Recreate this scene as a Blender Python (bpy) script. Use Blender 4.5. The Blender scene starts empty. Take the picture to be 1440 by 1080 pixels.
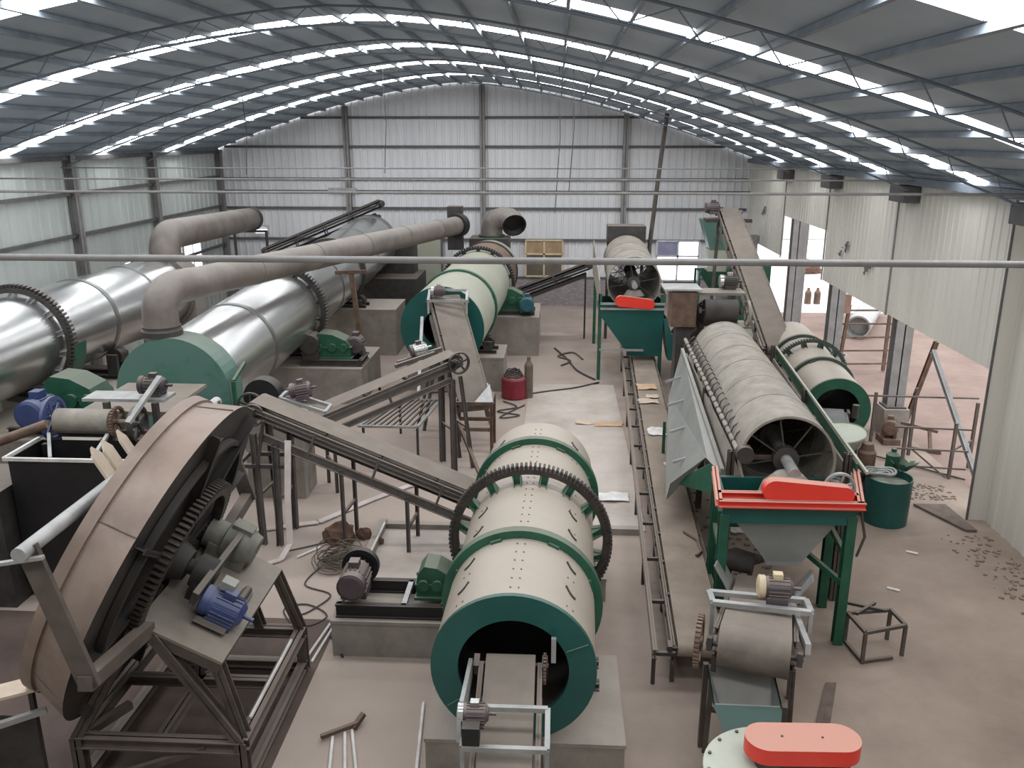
import bpy, math, random
from mathutils import Vector as V, Matrix
random.seed(7)
S = bpy.context.scene
COL = S.collection
PI = math.pi

# ---------------------------------------------------------------- camera, world, exposure
cam_d = bpy.data.cameras.new('camera')
cam = bpy.data.objects.new('camera', cam_d)
COL.objects.link(cam)
cam_d.sensor_width = 36.0
cam_d.lens = 30.0
cam_d.clip_start = 0.05
cam_d.clip_end = 300
cam.location = (0, 0, 7.0)
cam.rotation_euler = (PI / 2 - 0.2822574, 0, 0.0519764)
S.camera = cam
S.view_settings.view_transform = 'Standard'
S.view_settings.look = 'None'
S.view_settings.gamma = 1.0
S.view_settings.use_curve_mapping = False
S.view_settings.exposure = 0.0
SKYLIGHT = 11.0
W = bpy.data.worlds.new('world')
S.world = W
W.use_nodes = True
wn = W.node_tree.nodes
wn['Background'].inputs[0].default_value = (0.93, 0.96, 1.0, 1)
wn['Background'].inputs[1].default_value = 2.6
try:
    S.cycles.use_denoising = True
    S.cycles.max_bounces = 8
    S.cycles.diffuse_bounces = 5
    S.cycles.glossy_bounces = 3
    S.cycles.sample_clamp_indirect = 6.0
    S.cycles.use_fast_gi = False
except Exception:
    pass

# ---------------------------------------------------------------- materials
def lin(c):
    return tuple((x / 255 / 12.92 if x <= 10 else ((x / 255 + 0.055) / 1.055) ** 2.4) for x in c) + (1,)

def mat(name, c, c2=None, rough=0.6, metal=0.0, scale=3.0, bump=0.0, bscale=40.0, dust=0.0,
        dustc=(168, 152, 138), stretch=None, emit=0.0, detail=6.0, lo=0.35, hi=0.65):
    m = bpy.data.materials.new(name)
    m.use_nodes = True
    nt = m.node_tree
    N, L = nt.nodes, nt.links
    b = N['Principled BSDF']
    b.inputs['Roughness'].default_value = rough
    b.inputs['Metallic'].default_value = metal
    tc = N.new('ShaderNodeTexCoord')
    src = tc.outputs['Object']
    if stretch:
        mp = N.new('ShaderNodeMapping')
        mp.inputs['Scale'].default_value = stretch
        L.new(src, mp.inputs[0])
        src = mp.outputs[0]
    if c2 is None:
        c2 = tuple(max(0, x * 0.86) for x in c)
    n = N.new('ShaderNodeTexNoise')
    n.inputs['Scale'].default_value = scale
    n.inputs['Detail'].default_value = detail
    n.inputs['Roughness'].default_value = 0.65
    L.new(src, n.inputs['Vector'])
    r = N.new('ShaderNodeValToRGB')
    r.color_ramp.elements[0].position = lo
    r.color_ramp.elements[1].position = hi
    r.color_ramp.elements[0].color = lin(c2)
    r.color_ramp.elements[1].color = lin(c)
    L.new(n.outputs['Fac'], r.inputs[0])
    out = r.outputs[0]
    if dust > 0:                                   # settled dust lies on what faces up
        g = N.new('ShaderNodeNewGeometry')
        sx = N.new('ShaderNodeSeparateXYZ')
        L.new(g.outputs['Normal'], sx.inputs[0])
        mr = N.new('ShaderNodeMapRange')
        mr.inputs[1].default_value = 0.35
        mr.inputs[2].default_value = 0.95
        mr.inputs[3].default_value = 0.0
        mr.inputs[4].default_value = dust
        L.new(sx.outputs['Z'], mr.inputs[0])
        mx = N.new('ShaderNodeMix')
        mx.data_type = 'RGBA'
        L.new(mr.outputs[0], mx.inputs[0])
        L.new(out, mx.inputs[6])
        mx.inputs[7].default_value = lin(dustc)
        out = mx.outputs[2]
        rm = N.new('ShaderNodeMapRange')
        rm.inputs[1].default_value = 0.0
        rm.inputs[2].default_value = 1.0
        rm.inputs[3].default_value = rough
        rm.inputs[4].default_value = 0.9
        L.new(mr.outputs[0], rm.inputs[0])
        L.new(rm.outputs[0], b.inputs['Roughness'])
    L.new(out, b.inputs['Base Color'])
    if bump > 0:
        n2 = N.new('ShaderNodeTexNoise')
        n2.inputs['Scale'].default_value = bscale
        n2.inputs['Detail'].default_value = 4
        L.new(src, n2.inputs['Vector'])
        bp = N.new('ShaderNodeBump')
        bp.inputs['Strength'].default_value = bump
        bp.inputs['Distance'].default_value = 0.02
        L.new(n2.outputs['Fac'], bp.inputs['Height'])
        L.new(bp.outputs[0], b.inputs['Normal'])
    if emit > 0:
        b.inputs['Emission Color'].default_value = lin(c)
        b.inputs['Emission Strength'].default_value = emit
    return m

M = {}
M['floor'] = mat('concrete_floor', (164, 147, 134), (124, 108, 96), rough=0.85, scale=0.4, bump=0.15, bscale=18, detail=9, lo=0.3, hi=0.7)
def floor_zones(m):
    N, L = m.node_tree.nodes, m.node_tree.links
    b = N['Principled BSDF']
    src = b.inputs['Base Color'].links[0].from_socket
    tc = N.new('ShaderNodeTexCoord')
    sx = N.new('ShaderNodeSeparateXYZ')
    L.new(tc.outputs['Object'], sx.inputs[0])
    n = N.new('ShaderNodeTexNoise')
    n.inputs['Scale'].default_value = 0.7
    n.inputs['Detail'].default_value = 8
    L.new(tc.outputs['Object'], n.inputs['Vector'])
    ma = N.new('ShaderNodeMath')
    ma.operation = 'MULTIPLY_ADD'
    ma.inputs[1].default_value = 6.0
    L.new(n.outputs['Fac'], ma.inputs[0])
    L.new(sx.outputs['X'], ma.inputs[2])
    mr = N.new('ShaderNodeMapRange')
    mr.inputs[1].default_value = 3.2
    mr.inputs[2].default_value = 5.8
    mr.inputs[3].default_value = 0.58
    mr.inputs[4].default_value = 0.0
    L.new(ma.outputs[0], mr.inputs[0])
    mx = N.new('ShaderNodeMix')
    mx.data_type = 'RGBA'
    L.new(mr.outputs[0], mx.inputs[0])
    L.new(src, mx.inputs[6])
    mx.inputs[7].default_value = lin((182, 168, 158))
    L.new(mx.outputs[2], b.inputs['Base Color'])
floor_zones(M['floor'])
M['slab'] = mat('pale_slab', (190, 180, 171), (168, 156, 146), rough=0.8, scale=0.8, bump=0.1, bscale=20, detail=8)
M['earth'] = mat('outside_earth', (150, 128, 117), (128, 107, 98), rough=0.95, scale=0.6, bump=0.3, bscale=8)  # earth darkened, shade beside the hall put into the colour
M['glareground'] = mat('glare_white_ground', (236, 228, 226), (216, 206, 204), rough=0.9, scale=0.5)  # far ground whitened, doorway glare put into the colour
M['concrete'] = mat('plinth_concrete', (150, 143, 134), (126, 119, 111), rough=0.9, scale=2.0, bump=0.2, bscale=25, dust=0.5, dustc=(176, 166, 155))
M['brick'] = None
M['wall'] = mat('wall_sheet', (218, 218, 219), (204, 205, 207), rough=0.55, scale=0.6, stretch=(1, 1, 0.15))
M['wall_l'] = mat('wall_sheet_left', (188, 194, 190), (172, 178, 174), rough=0.55, scale=0.5, stretch=(1, 1, 0.2))
M['wall_r'] = mat('wall_sheet_right', (208, 204, 194), (196, 192, 182), rough=0.5, scale=0.8, stretch=(1, 1.5, 0.12))
M['roof'] = mat('roof_sheet', (170, 182, 193), (158, 171, 182), rough=0.6, scale=0.4)
M['purlin'] = mat('purlin_steel', (140, 150, 160), rough=0.6)
M['truss'] = mat('truss_steel', (116, 125, 134), (104, 113, 122), rough=0.6)
M['column'] = mat('column_steel', (140, 138, 136), (118, 114, 112), rough=0.6, scale=2)
M['girt'] = mat('girt_steel', (98, 96, 96), rough=0.7)
M['sky'] = mat('skylight_sheet', (250, 252, 255), (250, 252, 255), rough=0.4, emit=SKYLIGHT)
M['lit'] = mat('lit_window', (250, 252, 255), (240, 245, 255), rough=0.4, emit=2.0)
M['dimglass'] = mat('dim_window', (120, 110, 98), (92, 86, 80), rough=0.2, scale=1.5)
M['frame_y'] = mat('window_frame_paint', (214, 196, 160), rough=0.6)
M['frame_w'] = mat('white_frame', (214, 214, 220), rough=0.5)
M['teal'] = mat('teal_paint', (24, 84, 78), (20, 73, 68), rough=0.38, scale=1.2, bump=0.03, dust=0.12)
M['green'] = mat('green_paint', (38, 92, 70), (28, 74, 56), rough=0.45, scale=3, dust=0.35)
M['hood'] = mat('green_hood_paint', (84, 118, 108), (38, 104, 80), rough=0.42, scale=1.3, dust=0.55, lo=0.28, hi=0.5, dustc=(150, 148, 136))
M['cream'] = mat('cream_paint', (166, 156, 143), (157, 147, 134), rough=0.42, scale=0.9, bump=0.02, dust=0.15, dustc=(190, 176, 162))
M['celadon'] = mat('pale_green_paint', (168, 170, 153), (157, 159, 142), rough=0.4, scale=0.9, dust=0.1)
M['silver'] = mat('aluminium_skin', (214, 214, 212), (200, 200, 198), rough=0.24, metal=0.92, scale=0.8, bump=0.05, bscale=3.0, stretch=(1, 0.3, 1))
M['band'] = mat('aluminium_band', (150, 150, 148), rough=0.35, metal=0.8)
M['dark'] = mat('dark_steel', (66, 62, 60), (48, 45, 44), rough=0.55, scale=4, dust=0.35)
M['black'] = mat('black_iron', (32, 30, 31), (22, 21, 22), rough=0.5, scale=4, dust=0.15)
M['gear'] = mat('gear_iron', (74, 66, 60), (52, 47, 44), rough=0.5, metal=0.3, scale=6)
M['rust'] = mat('rusty_steel', (112, 88, 72), (80, 62, 52), rough=0.75, scale=4, dust=0.3)
M['pan'] = mat('pan_steel', (146, 128, 116), (122, 106, 96), rough=0.45, metal=0.15, scale=1.4, bump=0.05, bscale=12)
M['panback_shaded'] = mat('pan_back_shaded', (50, 44, 40), (36, 33, 31), rough=0.6, scale=1.5)  # back steel darkened, shade behind the pan put into the colour
M['frame'] = mat('machine_frame', (92, 82, 74), (70, 62, 57), rough=0.6, scale=3, dust=0.3)
M['plate'] = mat('deck_plate', (134, 125, 113), (114, 106, 96), rough=0.6, scale=1.2)
M['belt'] = mat('rubber_belt', (112, 103, 94), (86, 79, 73), rough=0.85, scale=2.5, bump=0.1, dust=0.4, dustc=(150, 139, 127))
M['beltd'] = mat('dark_rubber_belt', (72, 66, 62), (52, 48, 46), rough=0.75, scale=3, bump=0.1)
M['rail'] = mat('conveyor_rail', (92, 86, 82), (72, 66, 64), rough=0.6, scale=4, dust=0.5)
M['galv'] = mat('galvanised', (176, 176, 174), (150, 150, 148), rough=0.45, metal=0.4, scale=3)
M['duct'] = mat('dusty_duct', (134, 125, 119), (106, 97, 91), rough=0.5, metal=0.25, scale=1.2, bump=0.06, bscale=6, dust=0.5, dustc=(168, 162, 154))
M['orange'] = mat('orange_paint', (226, 62, 48), (216, 54, 42), rough=0.4, scale=1, dust=0.92, dustc=(192, 148, 132))
M['mesh'] = mat('screen_mesh', (156, 149, 138), (130, 123, 113), rough=0.7, scale=3, bump=0.4, bscale=60)
M['meshin'] = mat('screen_spider', (70, 66, 62), rough=0.6)
M['greysheet'] = mat('grey_sheet', (150, 152, 148), (134, 136, 132), rough=0.5, metal=0.2, scale=1.0, dust=0.2)
M['palegrey'] = mat('pale_machine_paint', (186, 190, 176), (172, 176, 162), rough=0.5, scale=1.5)
M['blue'] = mat('blue_motor_paint', (62, 78, 124), (48, 58, 98), rough=0.4, scale=2, dust=0.35, dustc=(150, 150, 160))
M['teal2'] = mat('teal_motor_paint', (40, 92, 100), rough=0.4, dust=0.3)
M['motor'] = mat('motor_paint', (88, 78, 82), (70, 62, 66), rough=0.45, scale=3, dust=0.45)
M['shiny'] = mat('bright_steel', (206, 206, 204), rough=0.25, metal=0.8)
M['wood'] = mat('pale_board', (206, 190, 172), (190, 172, 152), rough=0.8, scale=3)
M['plank'] = mat('dirty_plank', (116, 102, 92), (94, 82, 74), rough=0.9, scale=5)
M['white'] = mat('white_plastic', (226, 222, 218), rough=0.6)
M['card'] = mat('cardboard', (200, 170, 140), (184, 152, 122), rough=0.9)
M['stone'] = mat('rubble', (110, 84, 68), (80, 62, 52), rough=0.95, scale=8)
M['red'] = mat('red_paint', (140, 40, 52), (112, 32, 44), rough=0.5, scale=3, dust=0.4)
M['cable'] = mat('cable_rubber', (70, 64, 62), rough=0.7)
M['hose'] = mat('pale_hose', (206, 196, 192), (186, 174, 168), rough=0.8)
M['rope'] = mat('rope_fibre', (112, 102, 88), (82, 74, 64), rough=0.95)
M['debris'] = mat('debris_mix', (150, 132, 118), (96, 82, 72), rough=0.95, scale=30)
M['floorshade'] = mat('floor_shade_brown', (98, 80, 71), (72, 60, 55), rough=0.8, scale=0.7, detail=8)  # dark brown that carries the floor shade around the pan frame
M['olive'] = mat('dusty_reducer', (122, 120, 108), (92, 90, 82), rough=0.6, scale=4)
M['dkgreen'] = mat('dark_green_iron', (52, 66, 56), (42, 54, 46), rough=0.5, dust=0.2)
M['belttan'] = mat('powdered_belt', (152, 138, 124), (132, 119, 106), rough=0.9, scale=1.5, bump=0.1)
M['boxo'] = mat('brown_box', (150, 116, 98), (130, 98, 82), rough=0.6)

def brick_mat():
    m = bpy.data.materials.new('brick_wall')
    m.use_nodes = True
    N, L = m.node_tree.nodes, m.node_tree.links
    b = N['Principled BSDF']
    b.inputs['Roughness'].default_value = 0.9
    tc = N.new('ShaderNodeTexCoord')
    mp = N.new('ShaderNodeMapping')
    mp.inputs['Rotation'].default_value = (PI / 2, 0, 0)
    br = N.new('ShaderNodeTexBrick')
    br.inputs['Scale'].default_value = 3.2
    br.inputs['Color1'].default_value = lin((158, 150, 150))
    br.inputs['Color2'].default_value = lin((138, 130, 130))
    br.inputs['Mortar'].default_value = lin((116, 110, 110))
    br.inputs['Mortar Size'].default_value = 0.02
    L.new(tc.outputs['Object'], mp.inputs[0])
    L.new(mp.outputs[0], br.inputs['Vector'])
    L.new(br.outputs[0], b.inputs['Base Color'])
    return m
M['brick'] = brick_mat()

# ---------------------------------------------------------------- mesh builder
def basis(d):
    d = V(d).normalized()
    up = V((0, 0, 1)) if abs(d.z) < 0.95 else V((0, 1, 0))
    s = d.cross(up).normalized()
    u = s.cross(d).normalized()
    return d, s, u

WORLD = {}

class MB:
    def __init__(self):
        self.v, self.f, self.sm = [], [], []
    def quad(self, pts, smooth=False):
        i = len(self.v)
        self.v += [V(p) for p in pts]
        self.f.append(tuple(range(i, i + len(pts))))
        self.sm.append(smooth)
        return self
    def box(self, c, s, ax=None):
        c = V(c)
        X, Y, Z = ax if ax else (V((1, 0, 0)), V((0, 1, 0)), V((0, 0, 1)))
        X, Y, Z = V(X) * s[0] / 2, V(Y) * s[1] / 2, V(Z) * s[2] / 2
        i = len(self.v)
        for a in (-1, 1):
            for b in (-1, 1):
                for d in (-1, 1):
                    self.v.append(c + a * X + b * Y + d * Z)
        for q in ((0, 1, 3, 2), (4, 6, 7, 5), (0, 4, 5, 1), (2, 3, 7, 6), (0, 2, 6, 4), (1, 5, 7, 3)):
            self.f.append(tuple(i + k for k in q))
            self.sm.append(False)
        return self
    def bx(self, x0, x1, y0, y1, z0, z1):
        return self.box(((x0 + x1) / 2, (y0 + y1) / 2, (z0 + z1) / 2), (abs(x1 - x0), abs(y1 - y0), abs(z1 - z0)))
    def bar(self, a, b, w, h=None, up=None):
        a, b = V(a), V(b)
        h = h or w
        d = (b - a)
        ln = d.length
        if ln < 1e-6:
            return self
        d, s, u = basis(d)
        if up is not None:
            s = d.cross(V(up)).normalized()
            u = s.cross(d).normalized()
        return self.box((a + b) / 2, (ln, w, h), (d, s, u))
    def channel(self, a, b, w, h, t=0.012, up=None):      # an I profile: web and two flanges
        a, b = V(a), V(b)
        d, s, u = basis(b - a)
        if up is not None:
            s = d.cross(V(up)).normalized()
            u = s.cross(d).normalized()
        self.box((a + b) / 2, ((b - a).length, t, h), (d, s, u))
        for k in (-1, 1):
            self.box((a + b) / 2 + u * k * (h / 2 - t / 2), ((b - a).length, w, t), (d, s, u))
        return self
    def tube(self, a, b, r, r2=None, n=14, caps=True):
        a, b = V(a), V(b)
        r2 = r if r2 is None else r2
        d, s, u = basis(b - a)
        i = len(self.v)
        for k in range(n):
            t = 2 * PI * k / n
            o = s * math.cos(t) + u * math.sin(t)
            self.v.append(a + o * r)
            self.v.append(b + o * r2)
        for k in range(n):
            j = (k + 1) % n
            self.f.append((i + 2 * k, i + 2 * k + 1, i + 2 * j + 1, i + 2 * j))
            self.sm.append(True)
        if caps:
            for P, R in ((a, r), (b, r2)):
                if R > 1e-4:
                    self.quad([P + (s * math.cos(2 * PI * k / n) + u * math.sin(2 * PI * k / n)) * R for k in range(n)])
        return self
    def lathe(self, c, ax, prof, n=32, smooth=True):     # prof: (along, radius), split verts per segment = crisp edges
        c = V(c)
        d, s, u = basis(ax)
        for (a0, r0), (a1, r1) in zip(prof[:-1], prof[1:]):
            i = len(self.v)
            for k in range(n):
                t = 2 * PI * k / n
                o = s * math.cos(t) + u * math.sin(t)
                self.v.append(c + d * a0 + o * r0)
                self.v.append(c + d * a1 + o * r1)
            for k in range(n):
                j = (k + 1) % n
                self.f.append((i + 2 * k, i + 2 * k + 1, i + 2 * j + 1, i + 2 * j))
                self.sm.append(smooth)
        return self
    def ring(self, c, ax, ro, ri, w, n=40):
        return self.lathe(c, ax, [(-w / 2, ri), (-w / 2, ro), (w / 2, ro), (w / 2, ri), (-w / 2, ri)], n)
    def gear(self, c, ax, ri, rr, rt, w, teeth):
        self.ring(c, ax, rr, ri, w, max(32, teeth))
        c = V(c)
        d, s, u = basis(ax)
        tw = 2 * PI * rr / teeth * 0.5
        for k in range(teeth):
            t = 2 * PI * k / teeth
            o = s * math.cos(t) + u * math.sin(t)
            self.box(c + o * (rr + rt) / 2, (w, tw, (rt - rr) + 0.004), (d, d.cross(o), o))
        return self
    def prism(self, pts, off):                            # polygon points in space, pushed along off
        off = V(off)
        pts = [V(p) for p in pts]
        n = len(pts)
        self.quad(pts)
        self.quad([p + off for p in reversed(pts)])
        for k in range(n):
            j = (k + 1) % n
            self.quad([pts[k], pts[k] + off, pts[j] + off, pts[j]])
        return self
    def shell(self, top, bot, open_top=True):             # four sided hopper between two rings of points
        n = len(top)
        for k in range(n):
            j = (k + 1) % n
            self.quad([top[k], top[j], bot[j], bot[k]])
        return self
    def pipe(self, pts, r, n=10, caps=True):              # smooth swept tube
        pts = [V(p) for p in pts]
        base = len(self.v)
        up = None
        for q, p in enumerate(pts):
            d = (pts[min(q + 1, len(pts) - 1)] - pts[max(q - 1, 0)])
            if d.length < 1e-9:
                d = V((0, 0, 1))
            d.normalize()
            if up is None:
                _, s, u = basis(d)
            else:
                s = d.cross(up)
                if s.length < 1e-4:
                    _, s, u = basis(d)
                s.normalize()
                u = s.cross(d).normalized()
            up = u
            for k in range(n):
                t = 2 * PI * k / n
                self.v.append(p + (s * math.cos(t) + u * math.sin(t)) * r)
        for q in range(len(pts) - 1):
            for k in range(n):
                j = (k + 1) % n
                self.f.append((base + q * n + k, base + (q + 1) * n + k, base + (q + 1) * n + j, base + q * n + j))
                self.sm.append(True)
        if caps:
            for q in (0, len(pts) - 1):
                self.quad([self.v[base + q * n + k].copy() for k in range(n)])
        return self
    def lump(self, c, r, seed=0, n=7):                    # rough rock like body
        rnd = random.Random(seed)
        c = V(c)
        rows = []
        for a in range(n + 1):
            th = PI * a / n
            row = []
            for b in range(2 * n):
                ph = PI * b / n
                k = rnd.uniform(0.75, 1.1)
                row.append(c + V((math.sin(th) * math.cos(ph) * r[0] * k, math.sin(th) * math.sin(ph) * r[1] * k, math.cos(th) * r[2] * k)))
            if a in (0, n):
                row = [row[0]] * (2 * n)
            rows.append(row)
        for a in range(n):
            for b in range(2 * n):
                e = (b + 1) % (2 * n)
                if a == 0:
                    self.quad([rows[0][0], rows[1][b], rows[1][e]])
                elif a == n - 1:
                    self.quad([rows[a][b], rows[n][0], rows[a][e]])
                else:
                    self.quad([rows[a][b], rows[a + 1][b], rows[a + 1][e], rows[a][e]])
        return self
    def build(self, name, m, parent=None, loc=None, mods=None):
        me = bpy.data.meshes.new(name)
        if parent is not None:
            o_ = WORLD[parent.name]
        else:
            o_ = V(loc) if loc is not None else V((0, 0, 0))
        me.from_pydata([tuple(p - o_) for p in self.v], [], self.f)
        me.polygons.foreach_set('use_smooth', self.sm)
        import bmesh
        bm = bmesh.new()
        bm.from_mesh(me)
        bmesh.ops.recalc_face_normals(bm, faces=bm.faces)
        bm.to_mesh(me)
        bm.free()
        me.materials.append(M[m])
        o = bpy.data.objects.new(name, me)
        COL.objects.link(o)
        if parent is not None:
            o.parent = parent
            WORLD[o.name] = o_
        else:
            o.location = o_
            WORLD[o.name] = o_
        return o

def tag(o, label=None, cat=None, group=None, kind=None):
    if label: o['label'] = label
    if cat: o['category'] = cat
    if group: o['group'] = group
    if kind: o['kind'] = kind
    return o

def thing(name, label, cat, loc=(0, 0, 0), group=None):
    o = bpy.data.objects.new(name, None)
    o.empty_display_size = 0.2
    o.location = loc
    COL.objects.link(o)
    WORLD[o.name] = V(loc)
    return tag(o, label, cat, group)

def lerp(a, b, t):
    return V(a) + (V(b) - V(a)) * t

def simple(name, mb, m, label, cat, loc=(0, 0, 0), group=None, kind=None):
    return tag(mb.build(name, m, None, loc), label, cat, group, kind)

# ---------------------------------------------------------------- the hall
XL, XR, YB, Y0 = -14.2, 7.9, 36.3, -2.0
XC, ZC, ARISE, APOW = -3.57, 9.122, 2.741, 1.603
def zr(x):                                                # height of the curved roof
    return ZC - ARISE * (abs(x - XC) / 11.0) ** APOW
ZEL, ZER = zr(XL), zr(XR)
_xs = [XL + (XR - XL) * k / 400 for k in range(401)]
_ls = [0.0]
for _a, _b in zip(_xs[:-1], _xs[1:]):
    _ls.append(_ls[-1] + math.hypot(_b - _a, zr(_b) - zr(_a)))
def ap(t, dz=0.0):                                        # point on the arch, t in -1..1 by length, dz inwards
    L_ = _ls[-1] * min(1, max(0, (t + 1) / 2))
    i = 0
    lo_, hi_ = 0, 400
    while hi_ - lo_ > 1:
        m_ = (lo_ + hi_) // 2
        if _ls[m_] <= L_:
            lo_ = m_
        else:
            hi_ = m_
    f_ = (L_ - _ls[lo_]) / (_ls[lo_ + 1] - _ls[lo_])
    x = _xs[lo_] + f_ * (_xs[lo_ + 1] - _xs[lo_])
    e = 0.5
    tx, tz = 2 * e, zr(x + e) - zr(x - e)
    q = math.hypot(tx, tz)
    return V((x + dz * tz / q, 0, zr(x) - dz * tx / q))
def halfwidth(z):
    return 11.0 * (max(0.0, ZC - z) / ARISE) ** (1 / APOW)

tag(MB().bx(-16, 8.6, Y0 - 2, 36.4, -0.2, 0).build('floor', 'floor'), kind='structure')
tag(MB().bx(8.6, 60, Y0 - 2, 35.5, -0.25, -0.03).build('trim_1', 'earth'), kind='structure')
tag(MB().bx(8.6, 60, 35.5, 90, -0.25, -0.03).build('trim_3', 'glareground'), kind='structure')
# paler slabs laid on the floor
flo = bpy.data.objects['floor']
MB().bx(-0.75, 1.72, 14.45, 24.1, 0.0, 0.02).build('slab', 'slab', flo)
MB().bx(-3.1, -0.6, 11.45, 14.3, 0.0, 0.03).build('slab', 'slab', flo)
MB().bx(-3.22, -3.08, 11.4, 14.45, 0.0, 0.16).build('kerb', 'concrete', flo)
MB().bx(-3.22, 1.6, 14.3, 14.45, 0.0, 0.12).build('kerb', 'concrete', flo)

STRIPS = [31.64, 26.71, 21.78, 16.85, 11.92, 6.8, 2.06]  # strip nearest the camera is unseen, put in to light the foreground
NP = 28
HW = 0.41
ceil = MB()
edges = [Y0 - 0.2]
for y in sorted(STRIPS):
    edges += [y - HW, y + HW]
edges.append(YB + 0.05)
for a in range(0, len(edges), 2):
    y0, y1 = edges[a], edges[a + 1]
    i = len(ceil.v)
    nseg = 56
    for k in range(nseg + 1):
        p = ap(-1 + 2 * k / nseg)
        ceil.v += [V((p.x, y0, p.z)), V((p.x, y1, p.z))]
    for k in range(nseg):
        ceil.f.append((i + 2 * k, i + 2 * k + 1, i + 2 * k + 3, i + 2 * k + 2))
        ceil.sm.append(True)
ceiling = tag(ceil.build('ceiling', 'roof'), kind='structure')
for y in STRIPS:
    for k in range(NP):
        t0, t1 = -1 + 2 * (k + 0.035) / NP, -1 + 2 * (k + 0.965) / NP
        a, b = ap(t0), ap(t1)
        j = random.uniform(-0.05, 0.05)
        q = MB()
        q.quad([(a.x, y - HW, a.z), (b.x, y - HW, b.z), (b.x, y + HW + j, b.z), (a.x, y + HW + j, a.z)])
        q.build('skylight_panel', 'sky', ceiling)
for k in range(NP + 1):
    p = ap(-1 + 2 * k / NP, 0.05)
    n_ = (ap(-1 + 2 * k / NP) - p).normalized()
    MB().box((p.x, (Y0 + YB) / 2, p.z), (0.045, YB - Y0, 0.085), (V((n_.z, 0, -n_.x)), V((0, 1, 0)), n_)).build('purlin', 'purlin', ceiling)

def sheet_x(x0, x1, y, zb, zt, pitch=0.3, dep=0.035, sgn=-1):   # ribbed sheet facing -Y; zb, zt functions of x
    m = MB()
    n = max(2, int(abs(x1 - x0) / pitch))
    st = (x1 - x0) / n
    prof = []
    for k in range(n):
        a = x0 + k * st
        prof += [(a, 0), (a + st * 0.62, 0), (a + st * 0.72, dep), (a + st * 0.9, dep)]
    prof.append((x1, 0))
    for (xa, da), (xb, db) in zip(prof[:-1], prof[1:]):
        m.quad([(xa, y + sgn * da, zb(xa)), (xb, y + sgn * db, zb(xb)), (xb, y + sgn * db, zt(xb)), (xa, y + sgn * da, zt(xa))])
    return m
def sheet_y(y0, y1, x, zb, zt, pitch=0.3, dep=0.035, sgn=-1):
    m = MB()
    n = max(2, int(abs(y1 - y0) / pitch))
    st = (y1 - y0) / n
    prof = []
    for k in range(n):
        a = y0 + k * st
        prof += [(a, 0), (a + st * 0.62, 0), (a + st * 0.72, dep), (a + st * 0.9, dep)]
    prof.append((y1, 0))
    for (ya, da), (yb, db) in zip(prof[:-1], prof[1:]):
        m.quad([(x + sgn * da, ya, zb(ya)), (x + sgn * db, yb, zb(yb)), (x + sgn * db, yb, zt(yb)), (x + sgn * da, ya, zt(ya))])
    return m

# back wall: a brick dado, ribbed sheets between columns, girts
wb = tag(MB().bx(XL, XR + 0.6, YB, YB + 0.24, 0, 1.15).build('wall_back', 'brick'), kind='structure')
cx_ = [XL, -8.75, -3.1, 2.75, XR]
for a, b in zip(cx_[:-1], cx_[1:]):
    sheet_x(a, b, YB + 0.12, lambda x: 1.12, lambda x: zr(max(min(x, XR), XL)) + 0.02, 0.3).build('wall_sheet', 'wall', wb)
for x in cx_[:-1]:
    MB().channel((x, YB - 0.04, 0), (x, YB - 0.04, zr(x) - 0.1), 0.22, 0.2, 0.02, (0, 1, 0)).build('column', 'column', wb)
for z in (1.2, 2.8, 4.1, 5.3, 6.6, 7.75):
    h = halfwidth(z) if z > 6 else 30
    for a, b in zip(cx_[:-1], cx_[1:]):
        a2, b2 = max(a, XC - h), min(b, XC + h)
        if b2 - a2 > 0.4:
            MB().bar((a2 + 0.1, YB + 0.02, z), (b2 - 0.1, YB + 0.02, z), 0.07, 0.1).build('girt', 'girt', wb)
MB().bar((XL + 0.1, YB - 0.05, 4.82), (XR, YB - 0.05, 4.82), 0.05, 0.05).build('wall_pipe', 'girt', wb)
MB().bar((-9.6, YB - 0.1, 4.86), (-8.4, YB - 0.1, 4.86), 0.1, 0.14).build('junction_box', 'galv', wb)

# left wall
wl = tag(sheet_y(Y0, YB, XL - 0.02, lambda y: 0, lambda y: ZEL + 0.02, 0.45, 0.035, 1).build('wall_left', 'wall_l'), kind='structure')
for y in (9.1, 14.3, 19.5, 24.7, 29.9, 35.9):
    MB().channel((XL + 0.14, y, 0), (XL + 0.14, y, ZEL - 0.05), 0.24, 0.24, 0.02, (1, 0, 0)).build('column', 'column', wl)
for z in (5.4, 4.2, 2.6, 1.2):
    MB().bar((XL + 0.08, Y0, z), (XL + 0.08, YB - 0.1, z), 0.09, 0.1).build('girt', 'girt', wl)

# right wall: near sheet to the ground, hanging sheets over open bays
wr = tag(sheet_y(Y0, 15.75, XR + 0.28, lambda y: 0, lambda y: ZER, 0.36, 0.022).build('wall_right', 'wall_r'), kind='structure')
def panel(y0, y1, zb):
    return sheet_y(y0, y1, XR + 0.02, lambda y: zb, lambda y: ZER, 0.26, 0.018).build('wall_panel', 'wall_r', wr)
panel(15.35, 20.52, 2.92)
panel(20.52, 25.72, 2.9)
panel(25.72, 30.62, 4.35)
panel(30.62, 36.46, 2.95)
for y in (20.52, 25.72, 30.62):
    MB().bar((XR - 0.02, y, 2.9), (XR - 0.02, y, 6.1), 0.035, 0.035).build('seam_post', 'column', wr)
for y in (15.3,):
    MB().bx(XR - 0.02, XR + 0.32, 15.3, 15.36, 0, 6.1).build('seam_return', 'wall_r', wr)
    MB().bar((XR - 0.04, y, 0), (XR - 0.04, y, 6.1), 0.035, 0.035).build('seam_post', 'girt', wr)
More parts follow.
